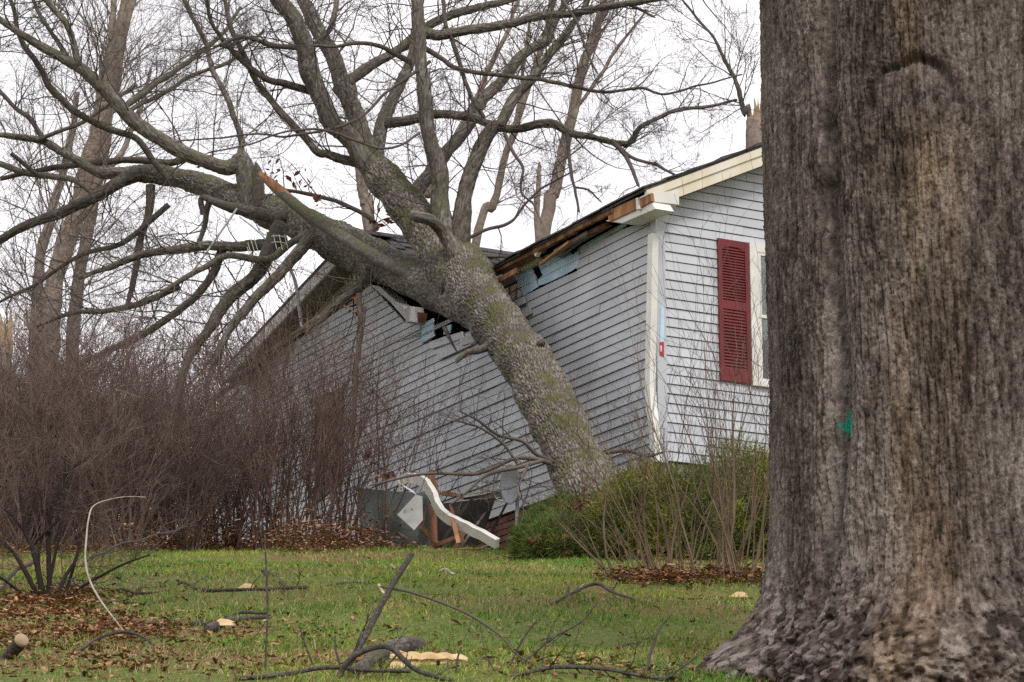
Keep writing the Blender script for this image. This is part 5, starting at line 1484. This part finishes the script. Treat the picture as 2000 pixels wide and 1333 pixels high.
# small wreckage scattered along the foot of the wall
FRG = 'small broken wood scraps along the foot of the wall'
rg = random.Random(19)
for i in range(14):
    px = rg.uniform(735, 1000); py = rg.uniform(1060, 1082)
    g_ = G(px, py); s = Shape(); L = rg.uniform(.06, .26); a = rg.uniform(-.6, .6)
    d = Vector((math.cos(a), math.sin(a), rg.uniform(-.05, .35)))
    s.beam(g_ + Vector((0, 0, .015)), g_ + Vector((0, 0, .02)) + d * L, rg.uniform(.012, .04), rg.uniform(.008, .02))
    tag(s.build('wood_scrap', M[('lumber', 'torn', 'scrap', 'soffit')[i % 4]]), 'small broken scrap lying in the grass at the foot of the wall', 'scrap', FRG)

BLG = 'splintered boards leaning in the wreckage behind the gutter'
for i in range(11):
    px = rg.uniform(838, 965); g_ = G(px, 1064); g_.y = 28.9 + rg.random()*.5; g_.z = zg1(g_.x, g_.y)
    L = rg.uniform(.18, .62); d = Vector((rg.gauss(0, .6), rg.uniform(0, .35), rg.uniform(.35, 1))).normalized()
    s = Shape(); w = rg.uniform(.015, .05)
    tip = g_ + d*L
    s.beam(g_ - d*.03, tip, w, rg.uniform(.010, .022), Vector((0, 1, 0)))
    u = d.cross(Vector((0, 1, 0))).normalized()*w*.45
    s.add([tip - u, tip + u, tip + d*rg.uniform(.03, .10) + u*rg.uniform(-1, 1), tip + Vector((0, .012, 0))], [(0, 1, 2), (1, 3, 2), (3, 0, 2)])
    tag(s.build('splintered_board', M[('lumber', 'dark', 'soffit', 'dark', 'rafter')[i % 5]]), 'broken splintered board leaning in the wreckage behind the bent white gutter', 'board', BLG)
# ------------------------------------------------------------------ the big trunk on the right
def big_tree():
    YT = 12.0
    cx = P(1838, 700, YT).x
    gz = zg1(cx, YT)
    e = empty('big_tree', (cx, YT, gz), 'huge grey rough barked tree trunk with a green paint spot', 'tree')
    # directions: th = 0 faces the camera, positive to the right
    front = np.linspace(-1.74, 1.20, 640); back = np.linspace(1.20, 2*math.pi - 1.74, 90)[1:-1]
    th = np.concatenate([front, back])
    zb = gz - .75
    zz = np.concatenate([np.linspace(zb, gz + 3.35, 1120), np.linspace(gz + 3.4, gz + 7.5, 60)])
    TH, Z = np.meshgrid(th, zz)
    fa = math.atan2(0 - cx, 0 - YT)                      # azimuth towards the camera
    az = fa - TH                                         # so that +th runs to the right in the view
    dx, dy = np.sin(az), np.cos(az)
    h = Z - (gz - .30)                                   # height over the foot at the front
    R0 = .756 + .006*np.clip(h - 1.9, 0, 1.6) - .03*np.clip(h - 3.6, 0, 9)
    lobes = 1 + .20*np.cos(5*TH + 1.1) + .22*np.cos(3*TH - .6)
    fl = np.exp(-(.06*np.log1p(np.exp(np.clip((Z - gz)/.06, -30, 200))) - .035)/.165)
    R = R0 + .33*fl*np.clip(lobes, .5, 1.6) + .05*np.exp(-np.clip(h, 0, 9)/.8)
    u = TH*.78; v = Z - gz
    # long shallow lobes and the dark valley that runs up the left part of the trunk
    vx = -.47 + .03*np.sin(v*2.1) - .11*sstep(1.35, .2, v)
    R -= .075*np.exp(-((u - vx)/.05)**2) * sstep(-.1, .6, v)
    R += .022*np.exp(-((u - vx - .16)/.10)**2) - .02*np.exp(-((u - .42)/.12)**2) + .018*fbm(u*3, v*.8, None, 3, 3)
    # bark: furrowed plates, stretched upwards, flowing round the old branch scar
    ac, av = -.095, 1.93
    pxm = (YT*.985)/F
    def pt(px, py):
        p = P(px, py, YT - .75); return ((px - 1838)*wpx(1, p)), p.z - gz
    (au, av), (ar, _) = pt(1803, 200), (None, None) if False else pt(1803, 200)
    rad = 84*wpx(1, P(1803, 200, YT-.75))
    du, dv = u - math.asin(np.clip(au/.79, -1, 1))*.78, v - av
    rr = np.hypot(du*1.0 + .012*fbm(u*9, v*9, None, 77, 3), dv*.92) + .016*fbm(u*14, v*14, None, 78, 3)
    up = sstep(-.13, .03, dv)
    arch = np.exp(-((rr - rad)/.016)**2)*up*np.clip(.9 + .7*fbm(u*8 + 3, v*8, None, 79, 2), .45, 1.2)
    R -= .036*arch
    R += .009*np.exp(-((rr - rad - .048)/.032)**2)*up + .030*sstep(rad*1.02, rad*.55, rr)*sstep(-.45, .0, dv)
    (ku, kv) = pt(1612, 270)
    ku = math.asin(np.clip(ku/.79, -1, 1))*.78
    kr = np.hypot((u - ku)*1.2, (v - kv)*.75)
    R += .030*np.exp(-(kr/.075)**2) - .022*np.exp(-((kr - .105)/.02)**2)*(u > ku - .02)
    uu = u + .018*fbm(u*7, v*1.6, None, 13, 3)
    vv = v + .03*fbm(u*5, v*3, None, 17, 2)
    f1, f2, cid = voro(uu/.030 + .25*fbm(u*22, v*14, None, 93, 2), vv/.15, 4)
    g1, g2, cid2 = voro(uu/.0125 + 3, vv/.075 + 9, 9)
    plate = sstep(.0, .16, f2 - f1); flake = sstep(.0, .28, g2 - g1)
    fib = fbm(uu*95, vv*9, None, 23, 3)
    fin = fbm(uu*110, vv*70, None, 29, 2)
    low = sstep(.95, .25, h + .12*fbm(u*4, v*4, None, 8, 2))
    amp = 1 + .55*low
    rid = np.clip(np.abs(fbm(uu*17, vv*2.6, None, 91, 3))/.16, 0, 1)
    dash = sstep(.10, .42, fbm(uu*38, vv*6.5, None, 95, 3))
    lane = uu/.037 + .9*fbm(u*5, v*1.1, None, 101, 3) + .35*fbm(u*30, v*9, None, 102, 3)
    ld = np.abs(lane - np.floor(lane) - .5)*2                  # 1 on a furrow, 0 in the middle of a ridge
    cut = sstep(.70, .97, ld) * (.35 + .65*sstep(-.35, .25, fbm(np.floor(lane)*3.3, v*7.5, None, 103, 2)))
    lane2 = uu/.0165 + .8*fbm(u*16, v*5, None, 104, 3)
    cut2 = sstep(.6, .98, np.abs(lane2 - np.floor(lane2) - .5)*2) * sstep(.0, .5, fbm(np.floor(lane2)*2.7, v*13, None, 105, 2))
    spk = fbm(uu*120, vv*70, None, 106, 2)
    R += (1 - .5*low)*(-.0115*cut - .005*cut2 - .007*dash + .0035*(flake - .5) + .0030*(cid2 - .5) + .004*(plate - .8)) + .0045*fib + .0050*fin + .0032*spk
    kn1, kn2, _ = voro(u/.075 + 1.3*fbm(u*7, v*5, None, 71, 3), v/.17 + .8*fbm(u*9, v*6, None, 73, 2), 41)
    km1, km2, kc = voro(u/.036 + 1.6*fbm(u*11, v*9, None, 72, 3), v/.085 + .9*fbm(u*12, v*9, None, 74, 2), 47)
    R += low*(.026*(sstep(.0, .5, kn2 - kn1) - .6) + .016*(sstep(.0, .5, km2 - km1) - .6) + .007*(kc - .5) + .034*fbm(u*12, v*7, None, 33, 4) + .030*fbm(u*34, v*22, None, 34, 4) + .012*fbm(u*85, v*60, None, 35, 2))
    R += .030*fl*fbm(u*6.5, v*1.2, None, 37, 2)
    (rku, rkv) = pt(1950, 1190)
    rk = sstep(.22, .05, np.hypot(u - rku, (v - rkv)*.8))
    R += rk*.05*(fbm(u*15, v*10, None, 53, 3))
    R = np.where(np.abs(TH) > 1.9, R, R)
    X, Y = cx + R*dx, YT + R*dy
    V = np.stack([X, Y, Z], -1).reshape(-1, 3)
    idx = np.arange(Z.size).reshape(Z.shape); nx = np.roll(idx, -1, 1)
    Q = np.stack([idx[:-1], nx[:-1], nx[1:], idx[1:]], -1).reshape(-1, 4)
    # marks that belong to the bark: a tan stained run below the scar, weathered grey plates, a paint spot
    st = .60 * sstep(.30, .02, np.abs(du - .0 + .05*fbm(u*2, v*1.6, None, 61, 3))) * sstep(.10, -.15, dv + .1) * np.clip(.55 + .9*fbm(u*11, v*2.3, None, 62, 4), 0, 1)
    st = np.maximum(st, .55*sstep(.17, .0, np.abs(du + .015 + .06*fbm(u*3, v*2.2, None, 63, 3)))*sstep(.0, .3, dv)*np.clip(.5 + 1.0*fbm(u*11, v*2.3, None, 64, 4), 0, 1))
    (pu, pv) = pt(1634, 808)
    pu = math.asin(np.clip(pu/.79, -1, 1))*.78
    paint = sstep(1.15, .55, np.hypot((u - pu)/.044, (v - pv)/.070) + .7*fbm(u*60, v*40, None, 66, 3)) * np.clip(.45 + sstep(.15, .5, plate), 0, 1)
    tone = np.clip(.48 + .42*fbm(uu*4, vv*1.5, None, 81, 4) + .16*(cid - .5) + .26*(cid2 - .5) + .30*fbm(uu*60, vv*34, None, 84, 2) + .30*low*(kc - .5) + .65*low*fbm(u*48, v*34, None, 85, 3) - .08*low + .2*(rid - .7), 0, 1)
    m, nt, b = mat_new('old_grey_bark', .93, .12)
    def at(n):
        a = nd(nt, "ShaderNodeAttribute"); a.attribute_name = n; return a.outputs['Fac']
    f = noise_node(nt, 230, 5, (1, 1, .6), .75)
    c = ramp(nt, at('tone'), [(.10, (.040, .030, .025)), (.36, (.097, .078, .067)), (.62, (.158, .131, .116)), (.9, (.255, .222, .203))])
    c = mixc(nt, 1.0, c, ramp(nt, f, [(.32, (.45, .44, .44)), (.68, (1.55, 1.54, 1.53))]), 'MULTIPLY')
    c2 = mixc(nt, 1.0, c, (1.30, 1.06, .68), 'MULTIPLY')
    c = mixc(nt, at('stain'), c, c2)
    c = mixc(nt, at('paint'), c, (.015, .32, .23))
    nt.links.new(c, b.inputs['Base Color'])
    f4 = noise_node(nt, 62, 5, (1, 1, .13), .7)
    c4 = mixc(nt, .5, f, f4)
    bump(nt, b, c4, .9, .012)
    o = mesh_obj('trunk', V, [Q], m, e, smooth=True, attrs={'tone': tone.ravel(), 'stain': np.clip(st, 0, 1).ravel(), 'paint': np.clip(paint, 0, 1).ravel()})
    # a crown of heavy limbs above the frame
    rg = random.Random(2); T = Tubes()
    for i in range(7):
        a = i*.9; p = Vector((cx, YT, gz + 7.0)); d = Vector((math.cos(a)*.8, math.sin(a)*.8, 1))
        sprout(T, p, d, rg.uniform(4, 7), .22, 1, rg, dict(LC, kink=.1, kids={1: 5}, rmin=.01))
    T.build('limbs', M['limb'], e)
big_tree()
